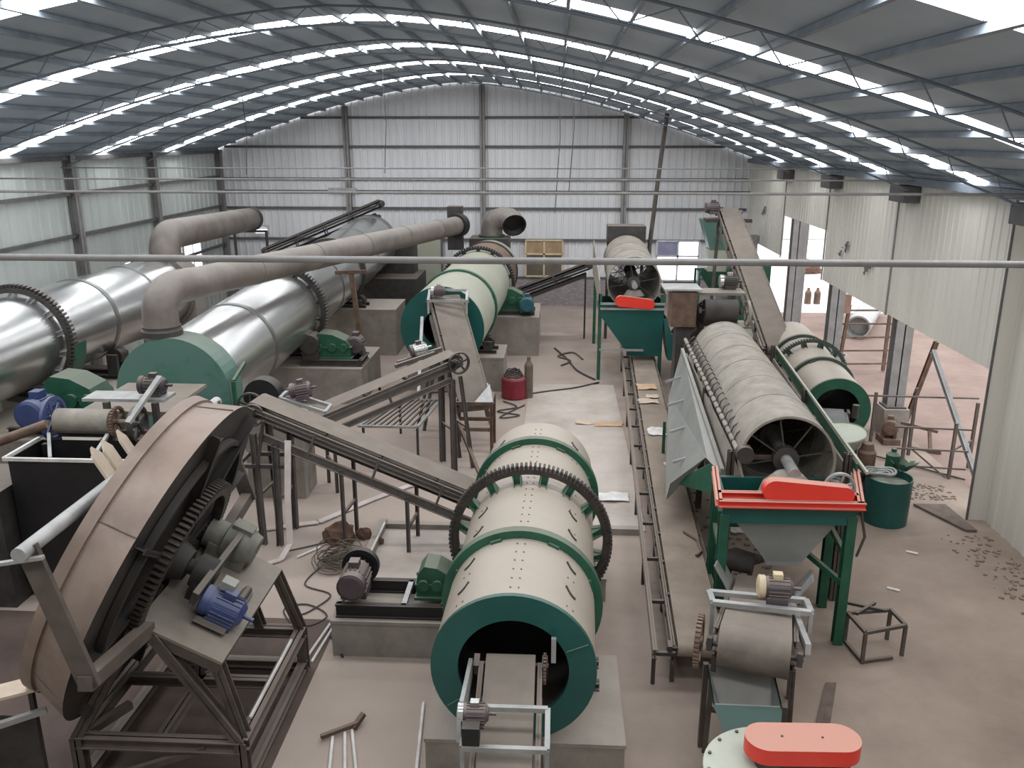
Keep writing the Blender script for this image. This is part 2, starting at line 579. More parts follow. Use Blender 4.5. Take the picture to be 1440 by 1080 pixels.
for y in (14.4, 19.8, 25.1, 30.2):
    MB().bx(XR - 0.35, XR + 0.0, y - 0.35, y + 0.5, 5.6, 5.95).build('eave_bracket', 'girt', wr)
MB().bar((XR - 0.12, Y0, 6.06), (XR - 0.12, YB, 6.06), 0.16, 0.16).build('eave_beam', 'truss', wr)
MB().bar((XL + 0.12, Y0, 6.4), (XL + 0.12, YB, 6.4), 0.12, 0.12).build('eave_beam', 'girt', wl)
for (y, z, s) in ((33.4, 4.35, 0.22), (23.9, 4.05, 0.32), (21.9, 3.9, 0.2)):   # torn sheet edges
    t = MB()
    rnd = random.Random(int(y * 10))
    for k in range(12):
        a, b = rnd.uniform(-s, s), rnd.uniform(-s, s) * 0.8
        t.prism([(XR - 0.03, y + a, z - a * 0.6 + b * 0.3), (XR - 0.06, y + a + 0.07, z - a * 0.6 - 0.06 + b * 0.5), (XR - 0.05, y + a + 0.01, z - a * 0.6 - 0.1 + b * 0.6)], (-0.02, 0.02, 0))
    t.build('torn_flap', 'girt', wr)

tag(sheet_x(XL, XR + 0.4, Y0, lambda x: 0, lambda x: zr(min(x, XR)) + 0.02, 0.45, 0.035, 1).build('wall_front_unseen', 'wall_l'), kind='structure')  # unseen end wall behind the camera, added to cut sky light

# windows and the pale door leaf
def window(n, x0, x1, z0, z1, frame, panes, cols=2, rows=2, y=YB - 0.06):
    f = MB()
    w = 0.07
    for k in range(cols + 1):
        x = x0 + (x1 - x0) * k / cols
        f.bx(x - w / 2, x + w / 2, y - 0.04, y + 0.05, z0, z1)
    for k in range(rows + 1):
        z = z0 + (z1 - z0) * (k / rows if rows != 2 else (0, 0.62, 1)[k])
        f.bx(x0, x1, y - 0.04, y + 0.05, z - w / 2, z + w / 2)
    o = tag(f.build('window_%d' % n, frame), kind='structure')
    q = 0
    for c in range(cols):
        for r in range(rows):
            za, zb = [(z0 + (z1 - z0) * t) for t in ((0, 0.62, 1)[r], (0, 0.62, 1)[r + 1])]
            MB().bx(x0 + (x1 - x0) * c / cols + w / 2, x0 + (x1 - x0) * (c + 1) / cols - w / 2, y, y + 0.02, za + w / 2, zb - w / 2).build('pane', panes[q % len(panes)], o)
            q += 1
    return o
M['glassw'] = mat('window_warm_reflection', (176, 150, 120), (150, 126, 100), rough=0.3)  # warm reflection in the upper panes put into the colour
M['glassb'] = mat('window_blue', (160, 160, 186), (140, 140, 168), rough=0.2)
window(1, -1.3, 0.25, 1.28, 2.8, 'frame_y', ['dimglass', 'glassw', 'dimglass', 'glassw'])
window(2, 4.2, 5.95, 1.15, 2.8, 'frame_w', ['lit', 'glassb', 'lit', 'lit'])
window(3, -12.9, -12.3, 3.0, 3.35, 'frame_w', ['lit'], 1, 1)
for n, (y0, y1, z0, z1) in ((4, (31.8, 33.4, 1.3, 3.05)), (5, (27.2, 29.0, 1.6, 3.05))):
    f = MB()
    for z in (z0, z1):
        f.bx(XL + 0.03, XL + 0.1, y0, y1, z - 0.04, z + 0.04)
    for y in (y0, y1, (y0 + y1) / 2):
        f.bx(XL + 0.03, XL + 0.1, y - 0.03, y + 0.03, z0, z1)
    o = tag(f.build('window_%d' % n, 'frame_w'), kind='structure')
    MB().bx(XL + 0.05, XL + 0.07, y0, (y0 + y1) / 2, z0, z1).build('pane', 'lit', o)
    MB().bx(XL + 0.05, XL + 0.07, (y0 + y1) / 2, y1, z0, z1).build('pane', 'lit', o)
d = tag(MB().bx(-6.15, -4.9, YB - 0.12, YB - 0.05, 0.02, 2.92).build('door_1', 'celadon'), kind='structure')
fr = MB()
fr.bx(-6.22, -6.14, YB - 0.14, YB - 0.02, 0.02, 3.0).bx(-4.91, -4.83, YB - 0.14, YB - 0.02, 0.02, 3.0).bx(-6.22, -4.83, YB - 0.14, YB - 0.02, 2.92, 3.0)
fr.build('door_frame', 'girt', d)

# trusses under the roof
TRY = [y - 2.4 for y in STRIPS[:6]]
TRN = ['farthest lattice roof truss, nearest the back wall', 'lattice roof truss second from the back wall',
       'lattice roof truss third from the back wall', 'lattice roof truss fourth from the back wall',
       'large lattice roof truss second from the camera', 'lattice roof truss closest to the camera overhead']
for y, lb in zip(TRY, TRN):
    t = thing('roof_truss', lb, 'truss', (XC, y, ZC - 0.5), 'lattice roof trusses')
    nb = 26
    DP = 0.28
    MB().pipe([ap(-1 + 2 * k / 40, 0.13) + V((0, y, 0)) for k in range(41)], 0.02, 6).build('top_chord', 'truss', t)
    MB().pipe([ap((-1 + 2 * k / 40) * 0.985, 0.13 + DP) + V((0, y, 0)) for k in range(41)], 0.022, 6).build('bottom_chord', 'truss', t)
    for k in range(nb):
        a = ap(-1 + 2 * k / nb, 0.13) + V((0, y, 0))
        b = ap((-1 + 2 * (k + 0.5) / nb) * 0.985, 0.13 + DP) + V((0, y, 0))
        c = ap(-1 + 2 * (k + 1) / nb, 0.13) + V((0, y, 0))
        MB().bar(a, b, 0.014).build('web_bar', 'truss', t)
        MB().bar(b, c, 0.014).build('web_bar', 'truss', t)
for y, z, r, lb in ((6.5, 6.09, 0.027, 'thick steel tie rod crossing the hall in front of the machines'),
                    (14.45, 6.1, 0.022, 'thin steel tie rod high across the middle of the hall'),
                    (19.38, 6.08, 0.02, 'thin steel tie rod just above the middle tie rod'),
                    (24.31, 6.15, 0.02, 'faint tie rod far back below the roof arch')):
    o = MB().tube((XL + 0.1, y, z), (XR - 0.1, y, z), r, n=8)
    simple('tie_rod', o, 'column', lb, 'tie rod', (XC, y, z), 'tie rods across the hall')
hk = MB()
hk.pipe([(3.63, 30.0, 7.9), (3.4, 30.0, 5.5), (3.22, 30.0, 3.3), (3.2, 30, 0.1)], 0.075, 8)
simple('vent_pole', hk, 'frame', 'tall brown leaning pole behind the far rotary screen reaching the roof', 'pole', (3.2, 30, 0))
for k, (x, y, zt, zb) in enumerate(((-9.3, 26, 8.3, 5.9), (0.0, 22.5, 8.9, 5.1), (0.35, 22.5, 8.9, 5.6), (-5.3, 27, 8.9, 5.9))):
    simple('hanging_wire', MB().pipe([(x, y, zr(x)), (x + 0.05, y, (zt + zb) / 2), (x - 0.06, y, zb)], 0.012, 5), 'cable',
           ['thin wire hanging from the roof at the left corner', 'thin wire hanging from the roof above the cream dryer, left of a pair',
            'thin wire hanging from the roof above the cream dryer, right of a pair', 'thin wire hanging from the roof above the silver dryer end'][k], 'wire', (x, y, zb))

# ---------------------------------------------------------------- machine builders
def motor(parent, c, ax, r, ln, m='motor', cover='motor', foot=True, name='motor', legs=0.0):
    """a finned electric motor as a part with sub-parts"""
    c = V(c)
    d, s, u = basis(ax)
    q = MB().lathe(c, d, [(-ln / 2, 0.02), (-ln / 2, r * 0.9), (-ln / 2 + ln * 0.12, r * 0.93), (ln * 0.38, r * 0.93), (ln / 2, r * 0.6), (ln / 2, 0.02)], 22)
    for k in range(18):
        t = 2 * PI * k / 18
        if abs(math.sin(t / 2 + PI / 4)) < 0.25:
            continue
        o = s * math.cos(t) + u * math.sin(t)
        q.box(c + o * r * 0.96 - d * ln * -0.04, (ln * 0.66, r * 0.05, r * 0.14), (d, d.cross(o), o))
    q.tube(c + d * ln / 2, c + d * (ln / 2 + r * 0.7), r * 0.16, n=10)
    b = q.build(name, m, parent)
    MB().lathe(c, d, [(-ln / 2 - r * 0.35, 0.01), (-ln / 2 - r * 0.35, r * 0.8), (-ln / 2 - r * 0.25, r * 1.0), (-ln / 2 + ln * 0.1, r * 1.0)], 22).build('fan_cover', cover, b)
    MB().box(c + u * r * 1.12, (r * 0.8, r * 0.7, r * 0.5), (d, s, u)).build('terminal_box', cover, b)
    if foot:
        for k in (-1, 1):
            MB().box(c - u * (r * 0.95) + s * k * r * 0.7, (ln * 0.7, r * 0.4, r * 0.24 + legs), (d, s, u)).build('foot', m, b)
    return b

def wheel(parent, c, ax, r, w, m, name, spokes=5, rim=0.14, hub=0.2, teeth=0):
    c = V(c)
    d, s, u = basis(ax)
    q = MB()
    if teeth:
        q.gear(c, d, r * (1 - rim), r * 0.93, r, w, teeth)
    else:
        q.ring(c, d, r, r * (1 - rim), w, 30)
    q.lathe(c, d, [(-w * 0.7, 0.01), (-w * 0.7, r * hub), (w * 0.7, r * hub), (w * 0.7, 0.01)], 16)
    for k in range(spokes):
        t = 2 * PI * k / spokes + 0.3
        o = s * math.cos(t) + u * math.sin(t)
        q.bar(c + o * r * hub * 0.9, c + o * r * (1 - rim * 0.8), w * 0.5, r * 0.16)
    return q.build(name, m, parent)

def bearing(parent, c, s=0.12, m='dark'):
    c = V(c)
    return MB().box(c - V((0, 0, s * 0.4)), (s * 1.5, s * 0.8, s * 0.3)).lathe(c - V((s * 0.4, 0, 0)), (1, 0, 0), [(0, 0.01), (0, s * 0.5), (s * 0.8, s * 0.5), (s * 0.8, 0.01)], 14).build('bearing', m, parent)

def conveyor(label, tail, head, bw, legs=(), r=0.14, belt='belt', rail='rail', group=None, gap=0.3, railh=0.1, step=1.1,
             drive=None, idlers=True, tdrop=0.0, skirt=False, side_lower=True):
    """tail, head: pulley centres. legs: (t along, foot spread, list of sides, rake)."""
    tail, head = V(tail), V(head)
    T = thing('belt_conveyor', label, 'conveyor', (tail.x, tail.y, 0), group)
    d = (head - tail).normalized()
    s = d.cross(V((0, 0, 1))).normalized()
    n = s.cross(d).normalized()
    ln = (head - tail).length
    # belt loop
    q = MB()
    loop = []
    for k in range(9):
        a = PI / 2 - PI * k / 8
        loop.append(head + d * r * math.cos(a) + n * r * math.sin(a))
    for k in range(9):
        a = -PI / 2 - PI * k / 8
        loop.append(tail + d * r * math.cos(a) + n * r * math.sin(a))
    loop.append(loop[0])
    for p in loop[:-1]:
        q.v += [p - s * bw / 2, p + s * bw / 2]
    for k in range(len(loop) - 1):
        j = (k + 1) % (len(loop) - 1)
        q.f.append((2 * k, 2 * j, 2 * j + 1, 2 * k + 1))
        q.sm.append(True)
    q.build('belt', belt, T)
    for P, nm in ((tail, 'tail_drum'), (head, 'head_drum')):
        MB().tube(P - s * (bw / 2 - 0.01), P + s * (bw / 2 - 0.01), r - 0.008, n=20).tube(P - s * (bw / 2 + 0.14), P + s * (bw / 2 + 0.14), 0.03, n=10).build(nm, 'dark', T)
    for k in (-1, 1):
        e = s * k * (bw / 2 + 0.05)
        MB().channel(tail + e + n * (r - 0.1), head + e + n * (r - 0.1), 0.05, 0.08, 0.012, n).build('upper_rail', rail, T)
        if side_lower:
            MB().channel(tail + e + n * (r - 0.1 - gap) + d * 0.1, head + e + n * (r - 0.1 - gap) - d * 0.25, 0.06, railh, 0.014, n).build('lower_rail', rail, T)
            m = max(2, int(ln / step))
            for j in range(1, m):
                p = lerp(tail, head, j / m) + e + n * (r - 0.1)
                MB().bar(p, p - n * gap, 0.05, 0.04).build('strut', rail, T)
        for P in (tail, head):
            MB().box(P + e * 1.0 + s * k * 0.05, (0.16, 0.06, 0.14), (d, s, n)).build('bearing', 'dark', T)
    if idlers and side_lower:
        m = max(2, int(ln / (step * 0.9)))
        for j in range(1, m):
            p = lerp(tail, head, (j + 0.3) / (m + 0.6)) + n * (r - 0.055)
            MB().tube(p - s * (bw / 2 + 0.03), p + s * (bw / 2 + 0.03), 0.035, n=8).build('idler_roller', 'dark', T)
    for lg in legs:
        t, spread = lg[0], lg[1]
        rake = lg[2] if len(lg) > 2 else 0.0
        wd = lg[3] if len(lg) > 3 else 0.06
        base = lg[4] if len(lg) > 4 else 0.0
        p = lerp(tail, head, t) - n * (gap - r + 0.1 if side_lower else 0.05)
        feet = []
        for k in (-1, 1):
            a = p + s * k * (bw / 2 + 0.05)
            f = V((a.x, a.y, base)) + s * k * spread + V((d.x, d.y, 0)) * rake
            MB().channel(f, a, wd, wd, 0.012, V((d.x, d.y, 0)).normalized()).build('leg', rail, T)
            feet.append((f, a))
        if p.z > 0.9:
            for h in (0.45,):
                MB().bar(lerp(*feet[0], h), lerp(*feet[1], h), 0.045).build('cross_brace', rail, T)
    return T, d, s, n

def drum(name, label, cat, p0, p1, R, shell, tyres=(), gears=(), bands=(), plate=None, plate_m='teal', hole=None, seg=56, rear=True, group=None, open_end=None):
    p0, p1 = V(p0), V(p1)
    T = thing(name, label, cat, (p0.x, p0.y, 0), group)
    d = (p1 - p0).normalized()
    L_ = (p1 - p0).length
    prof = [(0, R), (L_, R)]
    q = MB().lathe(p0, d, [(0.0, R), (L_, R)], seg)
    q.lathe(p0, d, [(0.02, R - 0.02), (L_, R - 0.02)], seg)
    q.build('shell', shell, T)
    if hole is not None:
        MB().lathe(p0, d, [(0.05, hole), (-0.012, hole), (-0.012, R * 1.012), (0.05, R * 1.012)], seg, True).build('front_plate', plate_m, T)
    elif plate:
        MB().lathe(p0, d, [(0.0, 0.0), (-0.012, R * 1.01), (0.05, R * 1.01)], seg).build('front_plate', plate_m, T)
    MB().lathe(p0, d, [(L_, R), (L_, 0.3), (L_ - 0.02, 0.3)], seg).build('rear_plate', plate_m, T)
    for (t, rt, w, m) in tyres:
        MB().ring(p0 + d * t, d, rt, R - 0.005, w, seg).build('riding_ring', m, T)
        for k in range(8):                       # keeper pads beside the ring
            a = 2 * PI * k / 8 + 0.35
            _, s, u = basis(d)
            o = s * math.cos(a) + u * math.sin(a)
            MB().box(p0 + d * (t - w * 0.62) + o * (R + 0.012), (0.06, 0.14, 0.03), (d, d.cross(o), o)).build('keeper_pad', m if m != 'band' else 'galv', T)
    for (t, ri, rr, rt, w, teeth, m, nb, bm) in gears:
        MB().gear(p0 + d * t, d, ri, rr, rt, w, teeth).build('girth_gear', m, T)
        _, s, u = basis(d)
        for k in range(nb):
            a = 2 * PI * (k + 0.5) / nb
            o = s * math.cos(a) + u * math.sin(a)
            tn = d.cross(o)
            g = MB()
            for j in (-1, 1):
                g.prism([p0 + d * (t - w * 0.4) + tn * j * 0.05 + o * (R - 0.005), p0 + d * (t - w * 1.4) + tn * j * 0.05 + o * (R - 0.005), p0 + d * (t - w * 0.4) + tn * j * 0.05 + o * ri], tn * 0.012)
            g.box(p0 + d * (t) + o * (R + ri) / 2, (w * 0.7, 0.12, ri - R + 0.02), (d, tn, o))
            g.build('gear_bracket', bm, T)
    for (t, w, m) in bands:
        MB().ring(p0 + d * t, d, R + 0.018, R - 0.005, w, seg).build('band', m, T)
    return T, d

def station(label, c, d, Rt, zp, rr=0.15, w=0.3, spread=38, m='dark', group='support roller stations'):
    """two support rollers with bearing blocks on a beam frame, standing on a plinth of height zp; c = ring centre"""
    c = V(c)
    T = thing('roller_station', label, 'roller station', (c.x, c.y, zp), group)
    dh = V((d.x, d.y, 0)).normalized()
    s = dh.cross(V((0, 0, 1))).normalized()
    a = math.radians(spread)
    xs = []
    for k in (-1, 1):
        p = c + s * k * (Rt + rr) * math.sin(a) - V((0, 0, 1)) * (Rt + rr) * math.cos(a)
        xs.append(p)
        MB().tube(p - dh * w / 2, p + dh * w / 2, rr - 0.003, n=24).tube(p - dh * (w / 2 + 0.16), p + dh * (w / 2 + 0.16), 0.045, n=12).build('support_roller', 'gear', T)
        for j in (-1, 1):
            b = p + dh * j * (w / 2 + 0.1)
            MB().box((b.x, b.y, (b.z + 0.07 + zp + 0.1) / 2), (0.1, 0.26, b.z + 0.07 - zp - 0.1), (dh, s, V((0, 0, 1)))).build('bearing_block', m, T)
    for j in (-1, 1):
        b = dh * j * (w / 2 + 0.1)
        MB().channel(V((xs[0].x, xs[0].y, zp + 0.05)) + b - s * 0.25, V((xs[1].x, xs[1].y, zp + 0.05)) + b + s * 0.25, 0.12, 0.1, 0.014).build('base_beam', m, T)
    return T

def plinth(label, x0, x1, y0, y1, z, group='concrete plinths'):
    o = MB().bx(x0, x1, y0, y1, 0, z - 0.05)
    # chamfered top edge strip
    o.bx(x0 - 0.012, x1 + 0.012, y0 - 0.012, y1 + 0.012, z - 0.05, z)
    return simple('concrete_plinth', o, 'concrete', label, 'plinth', ((x0 + x1) / 2, (y0 + y1) / 2, 0), group)

def gearbox(parent, c, l, w, h, m='green'):
    """cast reducer with a humped lid and split flange; long side along X"""
    c = V(c)
    prof = [(-l / 2, 0), (l / 2, 0), (l / 2, h * 0.45), (l * 0.38, h * 0.72), (l * 0.05, h * 0.95), (-l * 0.28, h), (-l * 0.45, h * 0.75), (-l / 2, h * 0.45)]
    q = MB().prism([c + V((a, -w / 2, b)) for a, b in prof], (0, w, 0))
    q.box(c + V((0, 0, h * 0.45)), (l * 1.06, w * 1.12, 0.03))
    q.box(c + V((0, 0, 0.02)), (l * 1.08, w * 1.2, 0.04))
    for k in (-0.3, 0.05, 0.33):
        q.tube(c + V((l * k, -w * 0.62, h * 0.45)), c + V((l * k, w * 0.62, h * 0.45)), h * 0.16, n=14)
    return q.build('gearbox', m, parent)

# ---------------------------------------------------------------- granulator drum in the foreground (cream, teal mouth)
P0, P1 = V((-0.40, 7.93, 1.51)), V((-0.24, 13.45, 1.55))
G1, d1 = drum('granulator_drum', 'cream rotary granulator drum with teal mouth and dark girth gear, nearest the camera', 'drum', P0, P1, 0.885, 'cream',
              tyres=[(1.38, 0.985, 0.13, 'green'), (4.55, 0.985, 0.13, 'green')],
              gears=[(3.02, 1.02, 1.09, 1.15, 0.13, 112, 'gear', 16, 'green')], hole=0.6)
_, s1, u1 = basis(d1)
for k, (t, a) in enumerate([(t, a) for t in (0.45, 1.0, 1.85, 2.4, 3.55, 5.0) for a in (-42, 42)]):   # slots cut with raised lips
    an = math.radians(90 + a)
    o = s1 * math.cos(an) + u1 * math.sin(an)
    tn = d1.cross(o)
    q = MB()
    sg = 1 if a > 0 else -1
    for j in range(8):
        q.box(P0 + d1 * (t + 0.0022 * j * j) + o * 0.887 + tn * (j * 0.017 - 0.06) * sg, (0.034, 0.024, 0.016), (d1, tn, o))
    q.build('slot', 'black', G1)
for an in (24, 214):
    o = s1 * math.cos(math.radians(an)) + u1 * math.sin(math.radians(an))
    MB().bar(P0 - d1 * 0.014 + o * 0.62, P0 - d1 * 0.014 + o * 0.87, 0.012, 0.006).build('weld_seam', 'hood', G1)
bolts = MB()
for j in range(26):
    t = 0.18 + j * 0.2
    for w_ in (-0.05, 0.05):
        for an0 in (90, 48, 132):
            if an0 != 90 and j % 3:
                continue
            an = PI / 2 + (an0 - 90) * PI / 180 + w_
            o = s1 * math.cos(an) + u1 * math.sin(an)
            bolts.box(P0 + d1 * t + o * 0.886, (0.018, 0.018, 0.012), (d1, d1.cross(o), o))
tag(bolts.build('bolts', 'rust', G1), kind='stuff')
MB().lathe(P0, d1, [(0.05, 0.62), (2.5, 0.84)], 40).build('liner', 'black', G1)
for nm, y0, y1, y, t, lb in ((0, 8.05, 9.75, 0, 1.38, 'front'), (1, 11.95, 13.0, 0, 4.55, 'rear')):
    plinth('low concrete plinth under the %s ring of the foreground drum' % lb, -1.4, 0.84, y0, y1, 0.5 if nm == 0 else 0.4)
    c = P0 + d1 * t
    station('dark support rollers under the %s green ring of the foreground drum' % lb, c, d1, 0.985, 0.5 if nm == 0 else 0.4, 0.13, 0.26, 40)
plinth('grey concrete plinth carrying the motor beside the foreground drum', -3.05, -1.42, 10.3, 11.35, 0.56)
D = thing('drum_drive', 'dark motor and green reducer on a black beam frame left of the foreground drum', 'drive unit', (-2.2, 10.8, 0.56), 'drum drives')
fb = MB()
for y in (10.42, 11.12):
    fb.channel((-3.0, y, 0.66), (-1.45, y, 0.66), 0.1, 0.2, 0.02)
fb.build('base_frame', 'black', D)
for x in (-2.95, -2.05, -1.5):
    MB().bar((x, 10.42, 0.73), (x, 11.12, 0.73), 0.07, 0.06).build('cross_beam', 'galv', D)
motor(D, (-2.78, 10.72, 1.0), (0, 1, 0), 0.2, 0.5, 'motor', 'motor', legs=0.06)
MB().ring((-2.78, 11.08, 1.0), (0, 1, 0), 0.27, 0.2, 0.1, 30).lathe((-2.78, 11.08, 1.0), (0, 1, 0), [(-0.03, 0), (-0.03, 0.22), (0.03, 0.22), (0.03, 0)], 24).build('drive_pulley', 'black', D)
gearbox(D, (-1.62, 10.8, 0.76), 0.55, 0.42, 0.5)
MB().tube((-1.5, 11.02, 1.0), (-1.3, 11.02, 1.0), 0.06).gear((-1.36, 10.95, 0.9), (0, 1, 0), 0.05, 0.15, 0.19, 0.14, 18).build('pinion', 'gear', D)
# long tools and bars lying on the slab behind the drive
for k, (a, b, r, m, lb) in enumerate((((-2.6, 11.62, 0.09), (-1.25, 11.85, 0.09), 0.035, 'rust', 'rusty steel pipe lying on the slab, farthest of three behind the motor'),
                                     ((-2.45, 11.5, 0.08), (-1.35, 11.4, 0.08), 0.04, 'rust', 'rusty steel pipe lying on the slab right behind the black motor'))):
    simple('steel_pipe', MB().tube(a, b, r, n=10), m, lb, 'pipe', a)
rk = thing('bar_stand', 'small rusty welded bar stand lying on the slab behind the motor', 'stand', (-2.0, 11.9, 0.03))
for a, b in (((-2.25, 11.75, 0.06), (-1.55, 11.9, 0.06)), ((-2.15, 12.15, 0.3), (-1.6, 12.0, 0.28)), ((-2.1, 11.78, 0.05), (-2.1, 12.12, 0.32)), ((-1.8, 11.83, 0.05), (-1.8, 12.08, 0.3)), ((-1.6, 11.88, 0.05), (-1.6, 12.0, 0.3))):
    MB().bar(a, b, 0.045).build('bar', 'rust', rk)

# feed conveyor into the mouth of the foreground drum, coming towards the camera
FC, fd, fs, fn = conveyor('grey belt conveyor feeding into the teal mouth of the foreground drum', (-0.42, 3.4, 0.2), (-0.42, 7.85, 1.62), 0.52, legs=[(0.86, 0.05, 0, 0.07), (0.35, 0.02)], r=0.11, gap=0.26, drive=None)
fr = MB()
for (a, b) in (((-0.8, 7.0, 1.72), (-0.02, 7.0, 1.72)), ((-0.8, 6.55, 1.62), (-0.02, 6.55, 1.62)), ((-0.02, 7.0, 1.72), (-0.02, 6.55, 1.62)), ((-0.8, 7.0, 1.72), (-0.8, 6.55, 1.62))):
    fr.bar(a, b, 0.05)
for x, y, z in ((-0.8, 7.0, 1.72), (-0.02, 7.0, 1.72), (-0.8, 6.55, 1.62), (-0.02, 6.55, 1.62)):
    fr.bar((x, y, z), (x, y, z - 0.38), 0.04)
fr.build('motor_frame', 'galv', FC)
motor(FC, (-0.7, 6.78, 1.82), (1, 0, 0), 0.1, 0.26, 'motor', 'shiny')
MB().box((-0.72, 6.6, 1.74), (0.16, 0.12, 0.18)).build('gear_case', 'black', FC)
MB().prism([(-0.86, 6.62, 1.62), (-0.86, 7.75, 1.52), (-0.86, 7.8, 1.72), (-0.86, 6.7, 1.88)], (0.04, 0, 0)).build('chain_guard', 'galv', FC)
MB().gear((-0.06, 7.8, 1.62), (1, 0, 0), 0.03, 0.13, 0.16, 0.03, 24).build('sprocket', 'rust', FC)
MB().bar((0.03, 7.78, 1.72), (0.03, 7.78, 2.0), 0.05).build('take_up_bar', 'galv', FC)

# ---------------------------------------------------------------- cooler drum (pale, teal closed end) in the middle distance
Q0, Q1 = V((-2.9, 21.3, 2.27)), V((-2.5, 32.2, 2.2))
G2, d2 = drum('cooler_drum', 'long pale green rotary cooler drum with teal end plate in the middle of the hall', 'drum', Q0, Q1, 1.07, 'celadon',
              tyres=[(2.8, 1.13, 0.18, 'green'), (9.9, 1.13, 0.22, 'black')],
              gears=[(7.4, 1.13, 1.19, 1.25, 0.18, 80, 'black', 14, 'black')], hole=0.5, plate_m='teal')
MB().lathe(Q0, d2, [(0.05, 0.52), (3.0, 0.9)], 32).build('liner', 'black', G2)
MB().ring(Q0 + d2 * 9.0, d2, 1.1, 1.06, 1.6, 48).build('rear_cowl', 'rust', G2)
for y0, y1, t, lb in ((23.3, 24.9, 2.8, 'front'), (30.3, 32.2, 9.9, 'rear')):
    plinth('tall concrete plinth under the %s ring of the pale green drum' % lb, -4.2, -1.45, y0, y1, 1.0)
    station('dark support rollers under the %s ring of the pale green drum' % lb, Q0 + d2 * t, d2, 1.13, 1.0, 0.18, 0.34, 42)
plinth('big concrete plinth with green drive right of the pale green drum', -2.3, -0.55, 27.5, 30.0, 1.3)
D = thing('drum_drive', 'green reducer with teal motor on the plinth right of the pale green drum', 'drive unit', (-1.2, 28.2, 1.3), 'drum drives')
MB().channel((-2.1, 27.85, 1.37), (-0.7, 27.85, 1.37), 0.1, 0.14, 0.02).channel((-2.1, 28.6, 1.37), (-0.7, 28.6, 1.37), 0.1, 0.14, 0.02).build('base_frame', 'dark', D)
gearbox(D, (-1.5, 28.2, 1.44), 1.0, 0.6, 0.75)
motor(D, (-0.95, 27.75, 1.72), (0, 1, 0), 0.24, 0.5, 'teal2', 'teal2', legs=0.06)
G2D = thing('elbow_duct', 'dark open ended elbow duct above the rear of the pale green drum', 'duct', (-2.5, 33.2, 3.2))
MB().bx(-3.3, -1.8, 32.3, 33.6, 1.2, 3.3).build('hood', 'dark', G2D)
el = [(-2.5, 33.0, 3.25), (-2.5, 33.0, 3.55), (-2.45, 33.0, 3.78), (-2.3, 32.95, 3.95), (-2.05, 32.9, 4.02), (-1.8, 32.8, 3.99), (-1.65, 32.6, 3.9), (-1.6, 32.4, 3.8)]
MB().pipe(el, 0.42, 24, False).build('elbow', 'duct', G2D)
MB().ring((-2.5, 33.0, 3.35), (0, 0, 1), 0.5, 0.4, 0.08, 30).build('flange', 'green', G2D)
MB().lathe((-1.6, 32.4, 3.8), (V(el[-1]) - V(el[-2])), [(0.0, 0.42), (0.02, 0.46), (0.02, 0.40), (-0.25, 0.38), (-0.25, 0.0)], 24).build('open_mouth', 'black', G2D)

# ---------------------------------------------------------------- silver dryers
A0, A1 = V((-7.7, 16.85, 2.04)), V((-7.25, 33.3, 3.05))
GA, dA = drum('silver_dryer', 'long silver clad rotary dryer with green hood in the middle left of the hall', 'drum', A0, A1, 1.04, 'silver',
              tyres=[(11.0, 1.12, 0.2, 'dark')], gears=[(6.0, 1.1, 1.2, 1.28, 0.16, 84, 'dark', 14, 'dark')],
              bands=[(2.55, 0.14, 'band'), (8.6, 0.06, 'band'), (13.2, 0.06, 'band'), (16.2, 0.3, 'band')], plate=True, plate_m='dark', seg=64)
HA = thing('dryer_hood', 'faded green round topped hood on the near end of the silver dryer', 'hood', (-7.7, 16.5, 0.2))
pr = []
for k in range(25):
    a = PI * k / 24
    pr.append((-7.7 + 1.17 * math.cos(a), 1.98 + 1.17 * math.sin(a)))
pr += [(-8.87, 1.2), (-8.3, 0.5), (-7.1, 0.5), (-6.53, 1.2)]
MB().prism([(x, 16.15, z) for x, z in pr], (0, 0.02, 0)).build('front_sheet', 'hood', HA)
MB().prism([(x, 16.83, z) for x, z in pr], (0, 0.02, 0)).build('rear_sheet', 'hood', HA)
sd = MB()
for k in range(len(pr)):
    (xa, za), (xb, zb) = pr[k], pr[(k + 1) % len(pr)]
    sd.quad([(xa, 16.15, za), (xb, 16.15, zb), (xb, 16.84, zb), (xa, 16.84, za)], k < 24)
sd.build('rim_sheet', 'hood', HA)
for k in (-1, 1):
    MB().channel((-7.7 + k * 0.85, 16.3, 0), (-7.7 + k * 1.1, 16.3, 1.6), 0.1, 0.1, 0.012, (0, 1, 0)).build('leg', 'dark', HA)
MB().bar((-6.42, 16.1, 0.4), (-6.42, 16.1, 2.3), 0.07).bar((-6.42, 16.1, 2.3), (-6.42, 16.8, 2.5), 0.06).build('side_post', 'green', HA)
DA = thing('flue_duct', 'fat dusty brown flue duct rising from the green hood and running to the back wall', 'duct', (-7.95, 16.5, 3.1), 'flue ducts')
e0 = [V((-7.95, 16.5, 3.06)), V((-7.95, 16.5, 3.58))]
dirA = (V((-3.36, 33.0, 3.85)) - V((-7.55, 17.9, 4.04))).normalized()
arc = []
for k in range(1, 9):
    t = PI / 2 * k / 8
    arc.append(V((-7.95, 16.5, 3.58)) + dirA * (0.55 * (1 - math.cos(t))) + V((0, 0, 0.45)) * math.sin(t))
endA = arc[-1] + dirA * 15.4
MB().pipe(e0 + arc + [arc[-1] + dirA * 0.5], 0.345, 28, False).build('elbow', 'duct', DA)
MB().pipe([arc[-1] + dirA * 0.4, endA], 0.335, 28).build('long_pipe', 'duct', DA)
MB().ring((-7.95, 16.5, 3.2), (0, 0, 1), 0.4, 0.33, 0.1, 32).ring((-7.95, 16.5, 3.32), (0, 0, 1), 0.375, 0.33, 0.04, 32).build('flange', 'dark', DA)
